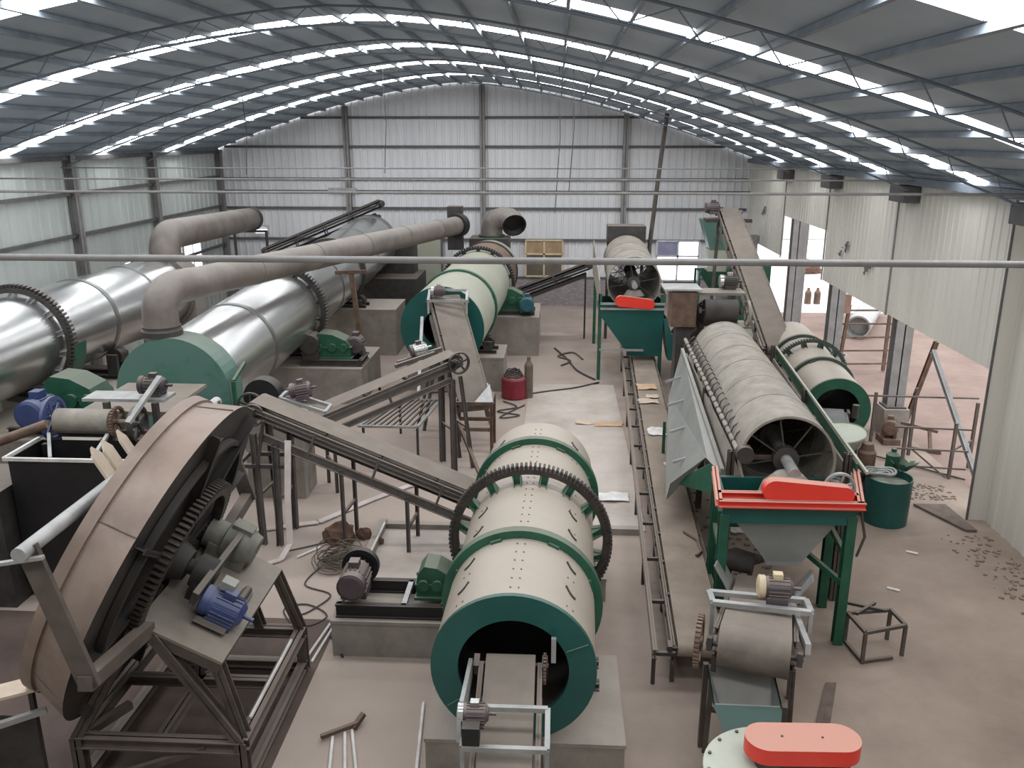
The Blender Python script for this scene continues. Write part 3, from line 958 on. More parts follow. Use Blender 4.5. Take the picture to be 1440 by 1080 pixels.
for k in range(1, 6):
    MB().ring(arc[-1] + dirA * (k * 2.7), dirA, 0.346, 0.33, 0.05, 28).build('seam_band', 'duct', DA)
MB().ring(endA, dirA, 0.43, 0.3, 0.4, 24).build('end_collar', 'black', DA)
MB().bx(endA.x - 0.4, endA.x + 0.15, endA.y + 0.2, endA.y + 0.75, 2.9, 4.5).build('end_box', 'dark', DA)
PS = thing('duct_post', 'slim rusty post holding up the long flue duct', 'post', (-5.55, 24.0, 0))
MB().bar((-5.56, 24.0, 0.0), (-5.84, 24.0, 3.22), 0.13).build('post', 'rust', PS)
MB().bar((-6.3, 24.0, 3.27), (-5.4, 24.0, 3.3), 0.12, 0.1).build('saddle', 'rust', PS)

plinth('big concrete plinth under the girth gear of the silver dryer', -9.0, -5.2, 21.9, 24.4, 1.0)
station('dark support rollers under the near half of the silver dryer', A0 + dA * 6.6 + V((0, 0, 0)), dA, 1.06, 1.0, 0.2, 0.3, 42)
D = thing('drum_drive', 'green humped reducer with rusty motor on the plinth by the silver dryer', 'drive unit', (-5.9, 22.6, 1.0), 'drum drives')
MB().channel((-6.9, 22.15, 1.09), (-5.25, 22.15, 1.09), 0.12, 0.18, 0.02).channel((-6.9, 23.0, 1.09), (-5.25, 23.0, 1.09), 0.12, 0.18, 0.02).channel((-5.27, 22.1, 1.09), (-5.27, 23.05, 1.09), 0.12, 0.18, 0.02).build('base_frame', 'dark', D)
gearbox(D, (-6.1, 22.55, 1.18), 1.1, 0.6, 0.7)
motor(D, (-5.5, 22.75, 1.5), (0, 1, 0), 0.24, 0.45, 'motor', 'motor', legs=0.06)
MB().bx(-6.85, -6.4, 22.1, 22.5, 1.18, 1.6).tube((-6.62, 22.02, 1.62), (-6.62, 22.55, 1.62), 0.26, n=20).build('pinion_bearing', 'dark', D)
plinth('tall concrete plinth under the far half of the silver dryer', -8.4, -5.25, 27.3, 29.2, 1.55)
station('dark support rollers under the far ring of the silver dryer', A0 + dA * 11.0, dA, 1.12, 1.55, 0.2, 0.3, 42)
MB_ = MB().bx(-8.5, -5.3, 32.0, 34.4, 0.0, 1.8)
simple('feed_chamber', MB_.bx(-8.2, -5.6, 33.3, 34.3, 1.8, 3.0), 'dark', 'dark box shaped chamber under the far end of the silver dryer', 'chamber', (-6.9, 33, 0))
# small black blower motor below the silver dryer
BM = thing('blower_drive', 'black round blower with motor beside the silver dryer hood', 'blower', (-5.6, 15.9, 0), 'small drives')
MB().bx(-6.1, -4.95, 15.6, 16.4, 0, 1.72).build('stand', 'concrete', BM)
MB().lathe((-5.75, 15.75, 2.08), (0, 1, 0), [(0, 0), (0, 0.36), (0.32, 0.36), (0.32, 0)], 28).build('casing', 'black', BM)
wheel(BM, (-5.92, 15.6, 1.95), (0, 1, 0), 0.27, 0.06, 'dark', 'pulley')
motor(BM, (-5.22, 15.95, 1.95), (1, 0, 0), 0.19, 0.4, 'motor', 'black', legs=0.04)

B0, B1 = V((-12.05, 11.0, 2.65)), V((-11.7, 24.2, 2.6))
GB, dB = drum('silver_dryer', 'shiny silver clad rotary dryer with dark girth gear at the far left', 'drum', B0, B1, 1.02, 'silver',
              tyres=[], gears=[(6.9, 1.1, 1.2, 1.28, 0.16, 84, 'dark', 14, 'galv')],
              bands=[(9.2, 0.14, 'band'), (4.4, 0.06, 'band'), (2.0, 0.06, 'band'), (11.4, 0.06, 'band')], plate=True, plate_m='dark', seg=64)
HB = thing('dryer_hood', 'dusty brown hood at the far end of the left silver dryer', 'hood', (-11.4, 24.6, 0))
MB().lathe((-11.7, 24.22, 2.6), (0, 1, 0), [(0, 0), (0, 1.12), (0.8, 1.12), (0.8, 0)], 48).build('hood_drum', 'duct', HB)
MB().bx(-12.3, -10.6, 24.3, 24.95, 0, 2.4).build('hood_base', 'concrete', HB)
DB = thing('flue_duct', 'fat dusty flue duct rising from the left dryer and running to the back wall', 'duct', (-11.35, 24.6, 3.7), 'flue ducts')
pb = [V((-11.5, 24.62, 3.5)), V((-11.5, 24.62, 3.7))]
for k in range(1, 9):
    t = PI / 2 * k / 8
    pb.append(V((-11.5, 24.62, 3.7)) + V((-0.02, 0.6, -0.01)) * (1 - math.cos(t)) + V((0, 0, 0.5)) * math.sin(t))
pe = V((-12.3, 34.2, 3.82))
MB().pipe(pb + [pe], 0.44, 28).build('long_pipe', 'duct', DB)
MB().ring((-11.5, 24.62, 3.62), (0, 0, 1), 0.5, 0.42, 0.1, 30).build('flange', 'dark', DB)
MB().ring(pe, (0, 1, 0), 0.48, 0.2, 0.25, 24).build('end_collar', 'dark', DB)
FS = thing('duct_support', 'thin welded frame under the end of the far left flue duct', 'frame', (-11.9, 34.0, 0))
for x in (-12.9, -11.6):
    MB().bar((x, 33.9, 0), (x, 33.9, 3.4), 0.09).build('post', 'dark', FS)
MB().bar((-12.9, 33.9, 3.36), (-11.6, 33.9, 3.36), 0.09).build('cross_bar', 'dark', FS)
plinth('concrete plinth under the left silver dryer behind its gear', -13.2, -9.2, 18.8, 21.2, 1.2)
station('dark support rollers under the left silver dryer', B0 + dB * 9.2, dB, 1.03, 1.2, 0.2, 0.3, 45)
plinth('concrete plinth under the left dryer drive by the girth gear', -11.9, -8.9, 15.2, 17.2, 1.3)
GT = MB()
for k in range(12):
    a0, a1 = PI + PI * k / 12, PI + PI * (k + 1) / 12
    c = B0 + dB * 6.9
    GT.quad([c + V((1.36 * math.cos(a0), -0.25, 1.36 * math.sin(a0))), c + V((1.36 * math.cos(a1), -0.25, 1.36 * math.sin(a1))), c + V((1.36 * math.cos(a1), 0.25, 1.36 * math.sin(a1))), c + V((1.36 * math.cos(a0), 0.25, 1.36 * math.sin(a0)))], True)
GT.build('gear_guard', 'green', GB)
D = thing('drum_drive', 'green reducer with big blue motor below the left silver dryer', 'drive unit', (-10, 16, 1.3), 'drum drives')
MB().channel((-10.9, 15.6, 1.36), (-9.2, 15.6, 1.36), 0.1, 0.12, 0.02).channel((-10.9, 16.4, 1.36), (-9.2, 16.4, 1.36), 0.1, 0.12, 0.02).build('base_frame', 'dark', D)
gearbox(D, (-9.9, 16.5, 1.42), 1.2, 0.7, 0.9)
motor(D, (-10.2, 15.62, 1.78), (0, 1, 0), 0.3, 0.6, 'blue', 'blue', legs=0.08)

# ---------------------------------------------------------------- conveyors between the machines
CG = 'belt conveyors'
C1, c1d, c1s, c1n = conveyor('long dusty inclined conveyor rising left from the rear of the foreground drum', (-0.75, 13.55, 0.85), (-5.15, 13.95, 2.5), 0.55,
                             legs=[(0.88, 0.03, 0.05, 0.1), (0.97, 0.03, -0.05, 0.1), (0.62, 0.0), (0.36, 0.0)], r=0.13, gap=0.42, railh=0.16, group=CG)
wheel(C1, V((-5.15, 13.62, 2.42)), (0, 1, 0), 0.2, 0.06, 'dark', 'pulley', 4)
motor(C1, (-4.55, 14.55, 2.62), (1, 0, 0.2), 0.14, 0.34, 'motor', 'motor', legs=0.05)
MB().bar((-4.9, 14.35, 2.5), (-4.1, 14.35, 2.25), 0.06).bar((-4.9, 14.75, 2.5), (-4.1, 14.75, 2.25), 0.06).bar((-4.9, 14.35, 2.5), (-4.9, 14.75, 2.5), 0.06).bar((-4.1, 14.35, 2.25), (-4.1, 14.75, 2.25), 0.06).build('motor_frame', 'galv', C1)
MB().bar((-4.95, 13.55, 2.35), (-5.15, 13.55, 1.35), 0.05).bar((-5.5, 13.6, 1.5), (-4.6, 13.6, 1.5), 0.07).bar((-5.5, 14.2, 1.5), (-4.6, 14.2, 1.5), 0.07).bar((-5.5, 13.6, 1.5), (-5.5, 14.2, 1.5), 0.07).build('platform_frame', 'dark', C1)
C2, c2d, c2s, c2n = conveyor('inclined conveyor rising right from the middle towards the pale green drum', (-4.9, 16.0, 1.55), (-2.2, 17.6, 2.42), 0.5,
                             legs=[(0.93, 0.02, 0.0, 0.11), (0.99, 0.05, 0.25, 0.07), (0.1, 0.0)], r=0.15, gap=0.36, railh=0.12, group=CG)
wheel(C2, V((-2.2, 17.6, 2.42)) + c2s * 0.36, c2s, 0.24, 0.07, 'dark', 'pulley', 5)
motor(C2, V((-2.95, 17.95, 2.55)), (1, 0.4, 0.2), 0.14, 0.34, 'shiny', 'motor', legs=0.05)
MB().bar((-3.4, 17.7, 2.3), (-2.5, 18.2, 2.5), 0.08).bar((-3.4, 17.4, 2.3), (-2.6, 17.8, 2.5), 0.08).build('motor_frame', 'rail', C2)
C3, c3d, c3s, c3n = conveyor('steep dusty belt conveyor feeding the teal end of the pale green drum', (-1.88, 18.75, 1.05), (-2.78, 21.15, 3.0), 0.72,
                             legs=[(0.62, 0.45, -0.3, 0.07), (0.66, 0.5, 0.2, 0.06)], r=0.16, gap=0.3, group=CG, belt='belt')
mf = MB()
up = V((0, 0, 0.12))
pts = [V((-3.15, 20.7, 2.98)), V((-2.2, 20.7, 2.98)), V((-2.2, 21.0, 3.2)), V((-3.15, 21.0, 3.2))]
for a, b in zip(pts, pts[1:] + pts[:1]):
    mf.bar(a + up, b + up, 0.06)
for p in pts:
    mf.bar(p + up, p - V((0, 0, 0.2)), 0.05)
mf.build('motor_frame', 'galv', C3)
motor(C3, (-2.9, 20.85, 3.32), (1, 0, 0), 0.12, 0.3, 'motor', 'shiny')
MB().bar((-3.25, 20.3, 2.75), (-3.12, 18.6, 1.2), 0.07, 0.12).build('side_board', 'galv', C3)
ST = thing('feed_stand', 'rusty stand with hopper mouth under the foot of the steep conveyor', 'stand', (-1.8, 18.6, 0))
for x, y in ((-2.25, 18.35), (-1.42, 18.35), (-2.25, 19.1), (-1.42, 19.1)):
    MB().channel((x, y, 0), (x, y, 1.2), 0.08, 0.08, 0.012, (0, 1, 0)).build('leg', 'rust', ST)
for a, b in (((-2.25, 18.35, 0.58), (-1.42, 18.35, 0.58)), ((-2.25, 18.35, 1.2), (-1.42, 18.35, 1.2)), ((-1.42, 18.35, 1.2), (-1.42, 19.1, 1.2)), ((-2.25, 18.35, 1.2), (-2.25, 19.1, 1.2)), ((-2.25, 19.1, 0.58), (-1.42, 19.1, 0.58))):
    MB().bar(a, b, 0.06, 0.08).build('beam', 'rust', ST)
MB().prism([(-1.42, 18.35, 1.24), (-1.42, 19.0, 1.24), (-1.55, 19.0, 1.5)], (-0.02, 0, 0)).prism([(-1.8, 18.34, 1.24), (-1.38, 18.34, 1.24), (-1.5, 18.9, 1.5)], (0, 0.02, 0)).build('hopper_lip', 'galv', ST)
MB().bar((-2.3, 18.2, 1.15), (-1.55, 16.9, 0.02), 0.07).build('raking_brace', 'rust', ST)
conveyor('small dark conveyor far left behind the silver dryer near the back wall', (-10.9, 31.6, 2.85), (-6.9, 33.6, 4.5), 0.5, legs=[(0.6, 0.0), (0.95, 0.0, 0.0)], r=0.13, gap=0.4, group=CG, belt='beltd', rail='dark')
conveyor('dark inclined conveyor far behind, between pale green drum and far rotary screen', (-1.35, 30.5, 1.62), (1.2, 30.4, 2.62), 0.5, legs=[(0.15, 0.0), (0.9, 0.0)], r=0.12, gap=0.3, group=CG, belt='beltd', rail='dark')
C6, c6d, c6s, c6n = conveyor('tall dusty inclined conveyor rising to the back on the right', (5.72, 21.6, 1.75), (5.72, 29.3, 4.55), 0.62, legs=[(0.95, 0.1, 0.1, 0.1), (0.55, 0.05, 0.0, 0.08), (0.1, 0.0)], r=0.15, gap=0.3, group=CG)
motor(C6, (5.15, 29.0, 4.75), (1, 0, 0), 0.18, 0.4, 'motor', 'motor', legs=0.04)
MB().bx(4.9, 6.4, 28.75, 29.3, 4.28, 4.4).build('head_platform', 'dark', C6)
FL, fld, fls, fln = conveyor('very long low belt conveyor along the floor left of the rotary screen', (1.98, 9.95, 0.5), (2.75, 27.6, 0.5), 0.62,
                             legs=[(t / 10, 0.0) for t in range(0, 11)], r=0.1, gap=0.22, railh=0.08, group=CG, belt='belttan')
MB().channel((1.36, 9.8, 0.5), (2.12, 27.0, 0.5), 0.06, 0.14, 0.014, (0, 0, 1)).build('outer_rail', 'rail', FL)
for k in range(14):
    t = k / 13
    a = lerp((1.36, 9.9, 0.46), (2.12, 27.0, 0.46), t)
    MB().bar(a, a + V((0.28, 0, 0)), 0.05).build('outrigger', 'dark', FL)
    if k % 2 == 0:
        MB().bar((a.x, a.y, 0), a, 0.05).build('outer_leg', 'dark', FL)

# head end of the left feeder, its bin and the pan feed
LF = thing('roller_feeder', 'dusty horizontal feeder roller with spoked wheels above the dark bin', 'feeder', (-7.4, 12.7, 2.2))
MB().tube((-7.95, 12.6, 2.62), (-7.05, 12.6, 2.62), 0.2, n=26).tube((-8.15, 12.6, 2.62), (-6.6, 12.6, 2.62), 0.04, n=10).build('roller', 'mesh', LF)
wheel(LF, (-8.02, 12.6, 2.66), (1, 0, 0), 0.36, 0.05, 'blue', 'drive_wheel', 6, 0.16)
wheel(LF, (-6.98, 12.6, 2.62), (1, 0, 0), 0.25, 0.05, 'rust', 'sprocket', 5, 0.2, teeth=28)
wheel(LF, (-6.62, 12.55, 2.6), (1, 0, 0), 0.3, 0.08, 'dark', 'belt_wheel', 5, 0.16)
motor(LF, (-6.5, 13.0, 3.12), (1, 0, 0), 0.15, 0.38, 'dark', 'dark', legs=0.03)
MB().bx(-7.6, -6.25, 12.75, 13.2, 2.9, 2.95).build('motor_deck', 'galv', LF)
MB().bar((-6.62, 12.25, 2.72), (-6.36, 12.95, 3.28), 0.1, 0.05).build('belt_guard', 'galv', LF)
for x in (-8.1, -7.2, -6.4):
    MB().bar((x, 12.75, 0), (x, 12.75, 2.9 if x > -8 else 2.5), 0.09).build('leg', 'dark', LF)
MB().bar((-8.2, 12.72, 2.38), (-6.3, 12.72, 2.38), 0.1, 0.12).bar((-8.2, 13.9, 2.38), (-6.3, 13.9, 2.38), 0.1, 0.12).build('cross_beam', 'dark', LF)
MB().bx(-8.0, -6.5, 13.3, 15.0, 2.5, 2.56).build('feed_deck', 'plate', LF)
for a, b in (((-7.95, 12.3, 2.5), (-7.55, 11.62, 2.36)), ((-7.0, 12.3, 2.5), (-6.9, 11.62, 2.36))):
    MB().bar(a, b, 0.05).build('chute_bar', 'galv', LF)
BN = thing('feed_bin', 'large dark steel bin with pale rim behind the tilted pan', 'bin', (-7.3, 12, 0))
hop = MB()
hop.shell([(-8.2, 11.6, 2.33), (-6.35, 11.6, 2.33), (-6.35, 12.5, 2.33), (-8.2, 12.5, 2.33)], [(-8.2, 11.62, 0.1), (-6.36, 11.62, 0.1), (-6.36, 12.45, 0.1), (-8.2, 12.45, 0.1)])
hop.build('hopper', 'black', BN)
MB().bx(-9.9, -8.25, 11.3, 12.5, 0, 1.9).build('side_bin', 'dark', BN)
rm = MB()
for a, b in (((-8.25, 11.58, 2.35), (-6.3, 11.58, 2.35)), ((-6.3, 11.58, 2.35), (-6.3, 12.5, 2.35)), ((-8.25, 11.58, 2.35), (-8.25, 12.5, 2.35))):
    rm.bar(a, b, 0.05, 0.05)
rm.build('rim', 'white', BN)
for x in (-8.1, -6.45):
    for y in (11.7, 12.4):
        MB().bar((x, y, 0), (x, y, 2.3), 0.08).build('leg', 'black', BN)
simple('steel_pipe', MB().tube((-8.6, 10.6, 2.62), (-7.15, 11.05, 3.1), 0.07, n=14), 'rust', 'dusty steel pipe jutting in at the left edge by the dark bin', 'pipe', (-8, 10.8, 2.6))
simple('pipe_post', MB().bar((-8.6, 10.62, 0.0), (-8.45, 10.66, 2.6), 0.1), 'dark', 'dark post holding the pipe at the left edge', 'post', (-8.5, 10.6, 0))

# ---------------------------------------------------------------- tilted pan granulator, left foreground
PG = thing('pan_granulator', 'huge brown tilted pan granulator on a steel frame in the left foreground', 'granulator', (-4.2, 8.8, 0))
tl = math.radians(26.7)
n_ = V((-math.cos(tl), 0, math.sin(tl)))
s_ = V((math.sin(tl), 0, math.cos(tl)))
h_ = V((0, 1, 0))
c_ = V((-4.38, 8.6, 2.4))
RB, RL, DP = 1.9, 1.745, 0.54
MB().lathe(c_, n_, [(0.0, RB), (DP - 0.12, RL), (DP - 0.12, RL + 0.035), (DP, RL + 0.03), (DP, RL - 0.03), (0.03, RB - 0.04)], 96).build('rim', 'pan', PG)
MB().lathe(c_, n_, [(0.0, 0.0), (0.0, RB), ], 96).lathe(c_, n_, [(0.03, RB - 0.03), (0.03, 0.0)], 96).build('bottom_plate', 'panback_shaded', PG)
for k in range(6):                                       # seams of the rolled rim
    a = 2 * PI * k / 6 + 0.42
    o = h_ * math.cos(a) + s_ * math.sin(a)
    MB().bar(c_ + o * (RB + 0.004) + n_ * 0.01, c_ + o * (RL + 0.004) + n_ * (DP - 0.13), 0.014, 0.012).build('rim_seam', 'plank', PG)
for k in range(8):
    a = 2 * PI * k / 8 + 0.2
    o = h_ * math.cos(a) + s_ * math.sin(a)
    MB().channel(c_ + o * 0.3 - n_ * 0.06, c_ + o * (RB - 0.06) - n_ * 0.06, 0.07, 0.12, 0.012, n_).build('rib', 'panback_shaded', PG)
MB().ring(c_ - n_ * 0.05, n_, 1.5, 1.44, 0.08, 64).build('stiffener_ring', 'panback_shaded', PG)
MB().gear(c_ - n_ * 0.16, n_, 0.86, 0.95, 1.02, 0.12, 92).build('ring_gear', 'gear', PG)
MB().lathe(c_, n_, [(-0.26, 0.0), (-0.26, 0.18), (-0.1, 0.24), (-0.02, 0.4)], 28).tube(c_ - n_ * 0.6, c_ - n_ * 0.2, 0.09, n=16).build('hub', 'panback_shaded', PG)
dk = V((-3.93, 8.72, 1.85))
MB().box(dk, (1.0, 2.05, 0.035), (n_, h_, s_)).build('deck', 'plate', PG)
MB().box(dk - n_ * 0.49 - s_ * 0.07, (0.02, 2.05, 0.12), (n_, h_, s_)).box(dk - h_ * 1.02 - s_ * 0.07, (1.0, 0.02, 0.12), (n_, h_, s_)).box(dk + h_ * 1.02 - s_ * 0.07, (1.0, 0.02, 0.12), (n_, h_, s_)).build('deck_edge', 'frame', PG)
for k in (0.3,):
    q = c_ - n_ * 0.45 - s_ * 0.2
    MB().box(q, (0.12, 0.4, 0.34), (n_, h_, s_)).lathe(q + s_ * 0.2 - n_ * 0.1, n_, [(0, 0), (0, 0.2), (0.2, 0.2), (0.2, 0)], 24).build('main_bearing', 'panback_shaded', PG)
gx = dk + h_ * 0.74 + n_ * 0.16 + s_ * 0.26
g = MB().lathe(gx, n_, [(-0.3, 0.0), (-0.3, 0.2), (-0.12, 0.25), (0.1, 0.25), (0.12, 0.19), (0.34, 0.19), (0.34, 0.0)], 28)
g.box(gx - s_ * 0.13, (0.5, 0.42, 0.22), (n_, h_, s_)).box(gx + s_ * 0.24 - n_ * 0.05, (0.26, 0.2, 0.08), (n_, h_, s_))
g.build('reducer', 'olive', PG)
MB().tube(gx + n_ * 0.3, gx + n_ * 0.5, 0.06).gear(gx + n_ * 0.42, n_, 0.05, 0.13, 0.16, 0.13, 16).build('pinion', 'gear', PG)
mm = motor(PG, dk - h_ * 0.42 - n_ * 0.22 + s_ * 0.2, -n_, 0.17, 0.44, 'blue', 'blue', legs=0.06)
MB().box(dk - h_ * 0.34 - n_ * 0.14 + s_ * 0.44, (0.16, 0.15, 0.1), (n_, h_, s_)).build('junction_cover', 'greysheet', PG)
for a_ in (0.62, 0.22):
    MB().channel(dk - h_ * a_ - n_ * 0.35 + s_ * 0.04, dk - h_ * a_ + n_ * 0.02 + s_ * 0.04, 0.12, 0.06, 0.01, s_).build('motor_base', 'dark', PG)
#dk - h_ * 0.22 - n_ * 0.35 + s_ * 0.04, dk - h_ * 0.22 + n_ * 0.02 + s_ * 0.04, 0.12, 0.06, 0.01, s_).build('motor_base', 'dark', PG)
MB().bar(dk - h_ * 0.7 + n_ * 0.1 + s_ * 0.34, dk + h_ * 0.72 + n_ * 0.1 + s_ * 0.42, 0.16, 0.07, n_).build('belt_guard', 'dark', PG)
MB().tube(dk - h_ * 0.1 - n_ * 0.3 + s_ * 0.12, dk + h_ * 0.18 - n_ * 0.3 + s_ * 0.12, 0.05, n=12).box(dk + h_ * 0.05 - n_ * 0.3 + s_ * 0.05, (0.14, 0.34, 0.06), (n_, h_, s_)).build('tension_screw', 'dark', PG)
# base frame
xa, xb, ya, yb = -5.2, -3.36, 7.7, 9.95
for z, w in ((0.6, 0.14), (0.1, 0.12)):
    for a, b in (((xa, ya), (xb, ya)), ((xb, ya), (xb, yb)), ((xb, yb), (xa, yb)), ((xa, yb), (xa, ya))):
        MB().channel((a[0], a[1], z), (b[0], b[1], z), w, w, 0.016, (0, 0, 1)).build('base_beam', 'frame', PG)
for x in (xa, xb):
    for y in (ya, yb):
        MB().channel((x, y, 0), (x, y, 0.66), 0.13, 0.13, 0.016, (0, 1, 0)).build('leg', 'frame', PG)
MB().channel(((xa + xb) / 2, ya, 0.6), ((xa + xb) / 2, yb, 0.6), 0.12, 0.12, 0.014, (0, 0, 1)).build('base_beam', 'frame', PG)
MB().channel((xa, (ya + yb) / 2, 0.6), (xb, (ya + yb) / 2, 0.6), 0.12, 0.12, 0.014, (0, 0, 1)).build('base_beam', 'frame', PG)
MB().bar((xb - 0.02, ya + 0.35, 0.69), (xb - 0.02, yb - 0.35, 0.69), 0.03, 0.03).build('pale_bar', 'white', PG)
for (a, b) in (((xb, ya, 0.64), (-4.2, 7.72, 1.94)), ((xb, yb, 0.64), (-3.55, 9.72, 1.6)), ((xa, ya, 0.64), (-4.38, 7.72, 2.02)), ((xa, yb, 0.64), (-4.38, 9.72, 2.02)), ((xb, ya + 0.1, 0.64), (-3.6, 7.82, 1.62)),
               ((-3.9, yb, 0.64), (-4.1, 9.72, 1.85)), ((-4.3, 8.9, 0.64), (-4.1, 8.9, 1.85))):
    MB().channel(a, b, 0.12, 0.12, 0.016, (0, 1, 0)).build('raking_strut', 'frame', PG)
MB().bar((-5.2, 7.75, 0.6), (-4.9, 8.3, 0.62), 0.09).bar((xa + 0.4, ya, 0.15), (xb - 0.4, ya, 0.55), 0.07).build('gusset_brace', 'frame', PG)
# scraper bridge over the open face
MB().tube((-4.58, 6.4, 3.54), (-4.58, 10.85, 3.54), 0.07, n=16).build('scraper_pipe', 'galv', PG)
MB().bar((-4.6, 6.55, 3.56), (-4.22, 6.55, 2.14), 0.2, 0.05, (0, 1, 0)).build('scraper_arm', 'frame', PG)
MB().bar((-4.24, 6.5, 2.2), (-4.26, 7.75, 2.0), 0.14, 0.14).build('scraper_arm', 'frame', PG)
MB().bar((-4.6, 10.75, 3.56), (-4.22, 10.75, 2.14), 0.2, 0.05, (0, 1, 0)).build('scraper_arm', 'frame', PG)
MB().bar((-4.24, 10.8, 2.2), (-4.26, 9.7, 2.0), 0.14, 0.14).build('scraper_arm', 'frame', PG)
MB().bar((-4.8, 6.43, 3.44), (-4.4, 6.46, 3.5), 0.05, 0.03).build('clamp', 'galv', PG)
for k, (y, w) in enumerate(((8.2, 0.17), (8.42, 0.17), (8.75, 0.14))):
    o = V((-4.62, y, 3.54))
    MB().prism([o - h_ * w / 2 - s_ * 0.1, o + h_ * w / 2 - s_ * 0.1, o + h_ * w / 2 + V((-0.2, 0, 0.2)), o + V((-0.26, 0, 0.3)), o - h_ * w / 2 + V((-0.2, 0, 0.2))], (0.02, 0, 0.03)).build('scraper_board', 'wood', PG)
LBD = thing('loading_board', 'pale board on dark legs at the lower left edge below the pan', 'board', (-5.6, 7.2, 0))
MB().box((-5.66, 7.35, 1.46), (0.8, 0.28, 0.03), (V((0.95, 0.3, 0.14)).normalized(), V((-0.3, 0.95, 0)).normalized(), V((-0.13, -0.05, 1)).normalized())).build('board', 'wood', LBD)
for x, z in ((-5.42, 1.47), (-5.92, 1.4)):
    MB().bar((x, 7.4, 0), (x, 7.4, z), 0.05).build('leg', 'dark', LBD)
MB().bx(-6.6, -5.35, 7.3, 7.34, 0.2, 1.2).build('front_sheet', 'dark', LBD)
simple('floor_shade', MB().bx(-10.5, -3.2, 4.6, 11.2, 0.0, 0.012), 'floorshade', 'large added dark sheet for the floor shade under the pan granulator frame', 'plate', (-6, 8, 0))  # added dark sheet, the shade on the floor put into its colour
simple('steel_bar', MB().bar((-6.1, 6.9, 1.15), (-5.25, 7.35, 1.25), 0.06), 'galv', 'grey bar lying under the pale board at the lower left edge', 'bar', (-5.6, 7.1, 1.1))

# ---------------------------------------------------------------- near rotary screen on the right
def trommel(label, p0, p1, R, hoops, shaft0, nsp=8):
    p0, p1 = V(p0), V(p1)
    T = thing('rotary_screen', label, 'rotary screen', (p0.x, p0.y, 0), 'rotary screens')
    d = (p1 - p0).normalized()
    L_ = (p1 - p0).length
    MB().lathe(p0, d, [(0, R), (L_, R)], 56).lathe(p0, d, [(0, R - 0.02), (L_, R - 0.02)], 56).lathe(p0, d, [(0, R - 0.02), (0, R)], 56).build('screen_mesh', 'mesh', T)
    for k in range(hoops):
        MB().ring(p0 + d * (L_ * (k + 0.02) / (hoops - 0.9)), d, R + 0.008, R - 0.03, 0.04, 56).build('hoop', 'mesh', T)
    MB().tube(p0 - d * shaft0, p1 + d * 0.3, 0.085, n=16).build('shaft', 'galv', T)
    _, s, u = basis(d)
    for t in (0.15, 1.3, L_ * 0.5, L_ - 0.2):
        q = MB().lathe(p0 + d * t, d, [(-0.07, 0.08), (-0.07, 0.19), (0.07, 0.19), (0.07, 0.08)], 20)
        for k in range(nsp):
            a = 2 * PI * k / nsp + 0.2
            o = s * math.cos(a) + u * math.sin(a)
            q.bar(p0 + d * t + o * 0.14, p0 + d * t + o * (R - 0.02), 0.022)
        q.build('spider', 'meshin', T)
    return T, d
S0, S1 = V((3.44, 11.95, 2.40)), V((3.86, 19.3, 2.26))
TS, td = trommel('long dusty rotary screen drum with open mesh end facing the camera, right of centre', S0, S1, 0.69, 7, 0.55)
SF = thing('screen_frame', 'dusty steel frame with side boards around the near rotary screen', 'frame', (3.6, 15, 0))
MB().prism([(2.72, 12.3, 2.42), (2.98, 18.9, 2.3), (2.98, 18.9, 1.2), (2.72, 12.3, 1.2)], (-0.03, 0, 0)).build('side_board', 'mesh', SF)
MB().tube((2.74, 11.95, 2.5), (3.0, 19.4, 2.5), 0.04, n=12).build('clamp_pipe', 'mesh', SF)
for k in range(20):
    p = lerp((2.75, 12.5, 2.5), (2.98, 18.8, 2.5), k / 19)
    MB().pipe([p, p + V((0.05, 0, 0.14)), p + V((0.12, 0, 0.2)), p + V((0.17, 0, 0.14))], 0.014, 6).lathe(p, (0, 1, 0), [(-0.03, 0), (-0.03, 0.05), (0.03, 0.05), (0.03, 0)], 10).build('clamp_hook', 'dark', SF)
MB().prism([(4.46, 12.0, 2.36), (5.0, 19.0, 2.4), (5.0, 19.0, 2.2), (4.46, 12.0, 2.16)], (0.03, 0, 0)).build('side_rail', 'green', SF)
MB().bar((4.44, 11.5, 2.42), (4.98, 19.0, 2.44), 0.035, 0.04).build('top_rail', 'celadon', SF)
MB().prism([(4.42, 12.2, 2.2), (4.9, 18.9, 2.2), (4.9, 18.9, 1.2), (4.42, 12.2, 1.2)], (0.03, 0, 0)).build('side_board', 'mesh', SF)
for x, y in ((2.68, 12.25), (4.4, 12.2), (2.85, 15.6), (4.7, 15.6), (2.98, 19.1), (4.95, 19.1)):
    MB().channel((x, y, 0), (x, y, 2.45), 0.1, 0.1, 0.014, (0, 1, 0)).build('post', 'frame', SF)
for a, b in (((2.68, 12.15, 1.62), (4.4, 12.15, 1.62)), ((2.68, 12.25, 2.35), (3.3, 12.25, 2.35)), ((2.98, 19.1, 1.3), (4.95, 19.1, 1.3))):
    MB().bar(a, b, 0.06).build('cross_beam', 'frame', SF)
MB().lathe((2.82, 12.0, 2.5), (0.05, 1, 0), [(-0.1, 0.0), (-0.1, 0.13), (0.08, 0.13), (0.08, 0)], 20).build('end_roller', 'dark', SF)
CH = thing('side_chute', 'grey green sloping sheet chute along the left side of the near rotary screen', 'chute', (2.5, 15, 0))
MB().prism([(2.62, 12.55, 1.98), (2.82, 18.6, 2.42), (2.5, 17.9, 1.6), (2.1, 14.9, 1.0), (1.98, 13.8, 0.95), (2.0, 13.55, 1.36), (2.5, 13.2, 1.98)], (-0.02, 0, -0.015)).build('sheet', 'greysheet', CH)
MB().bar((2.62, 12.5, 2.0), (2.82, 18.6, 2.44), 0.06, 0.1).build('edge_rail', 'greysheet', CH)
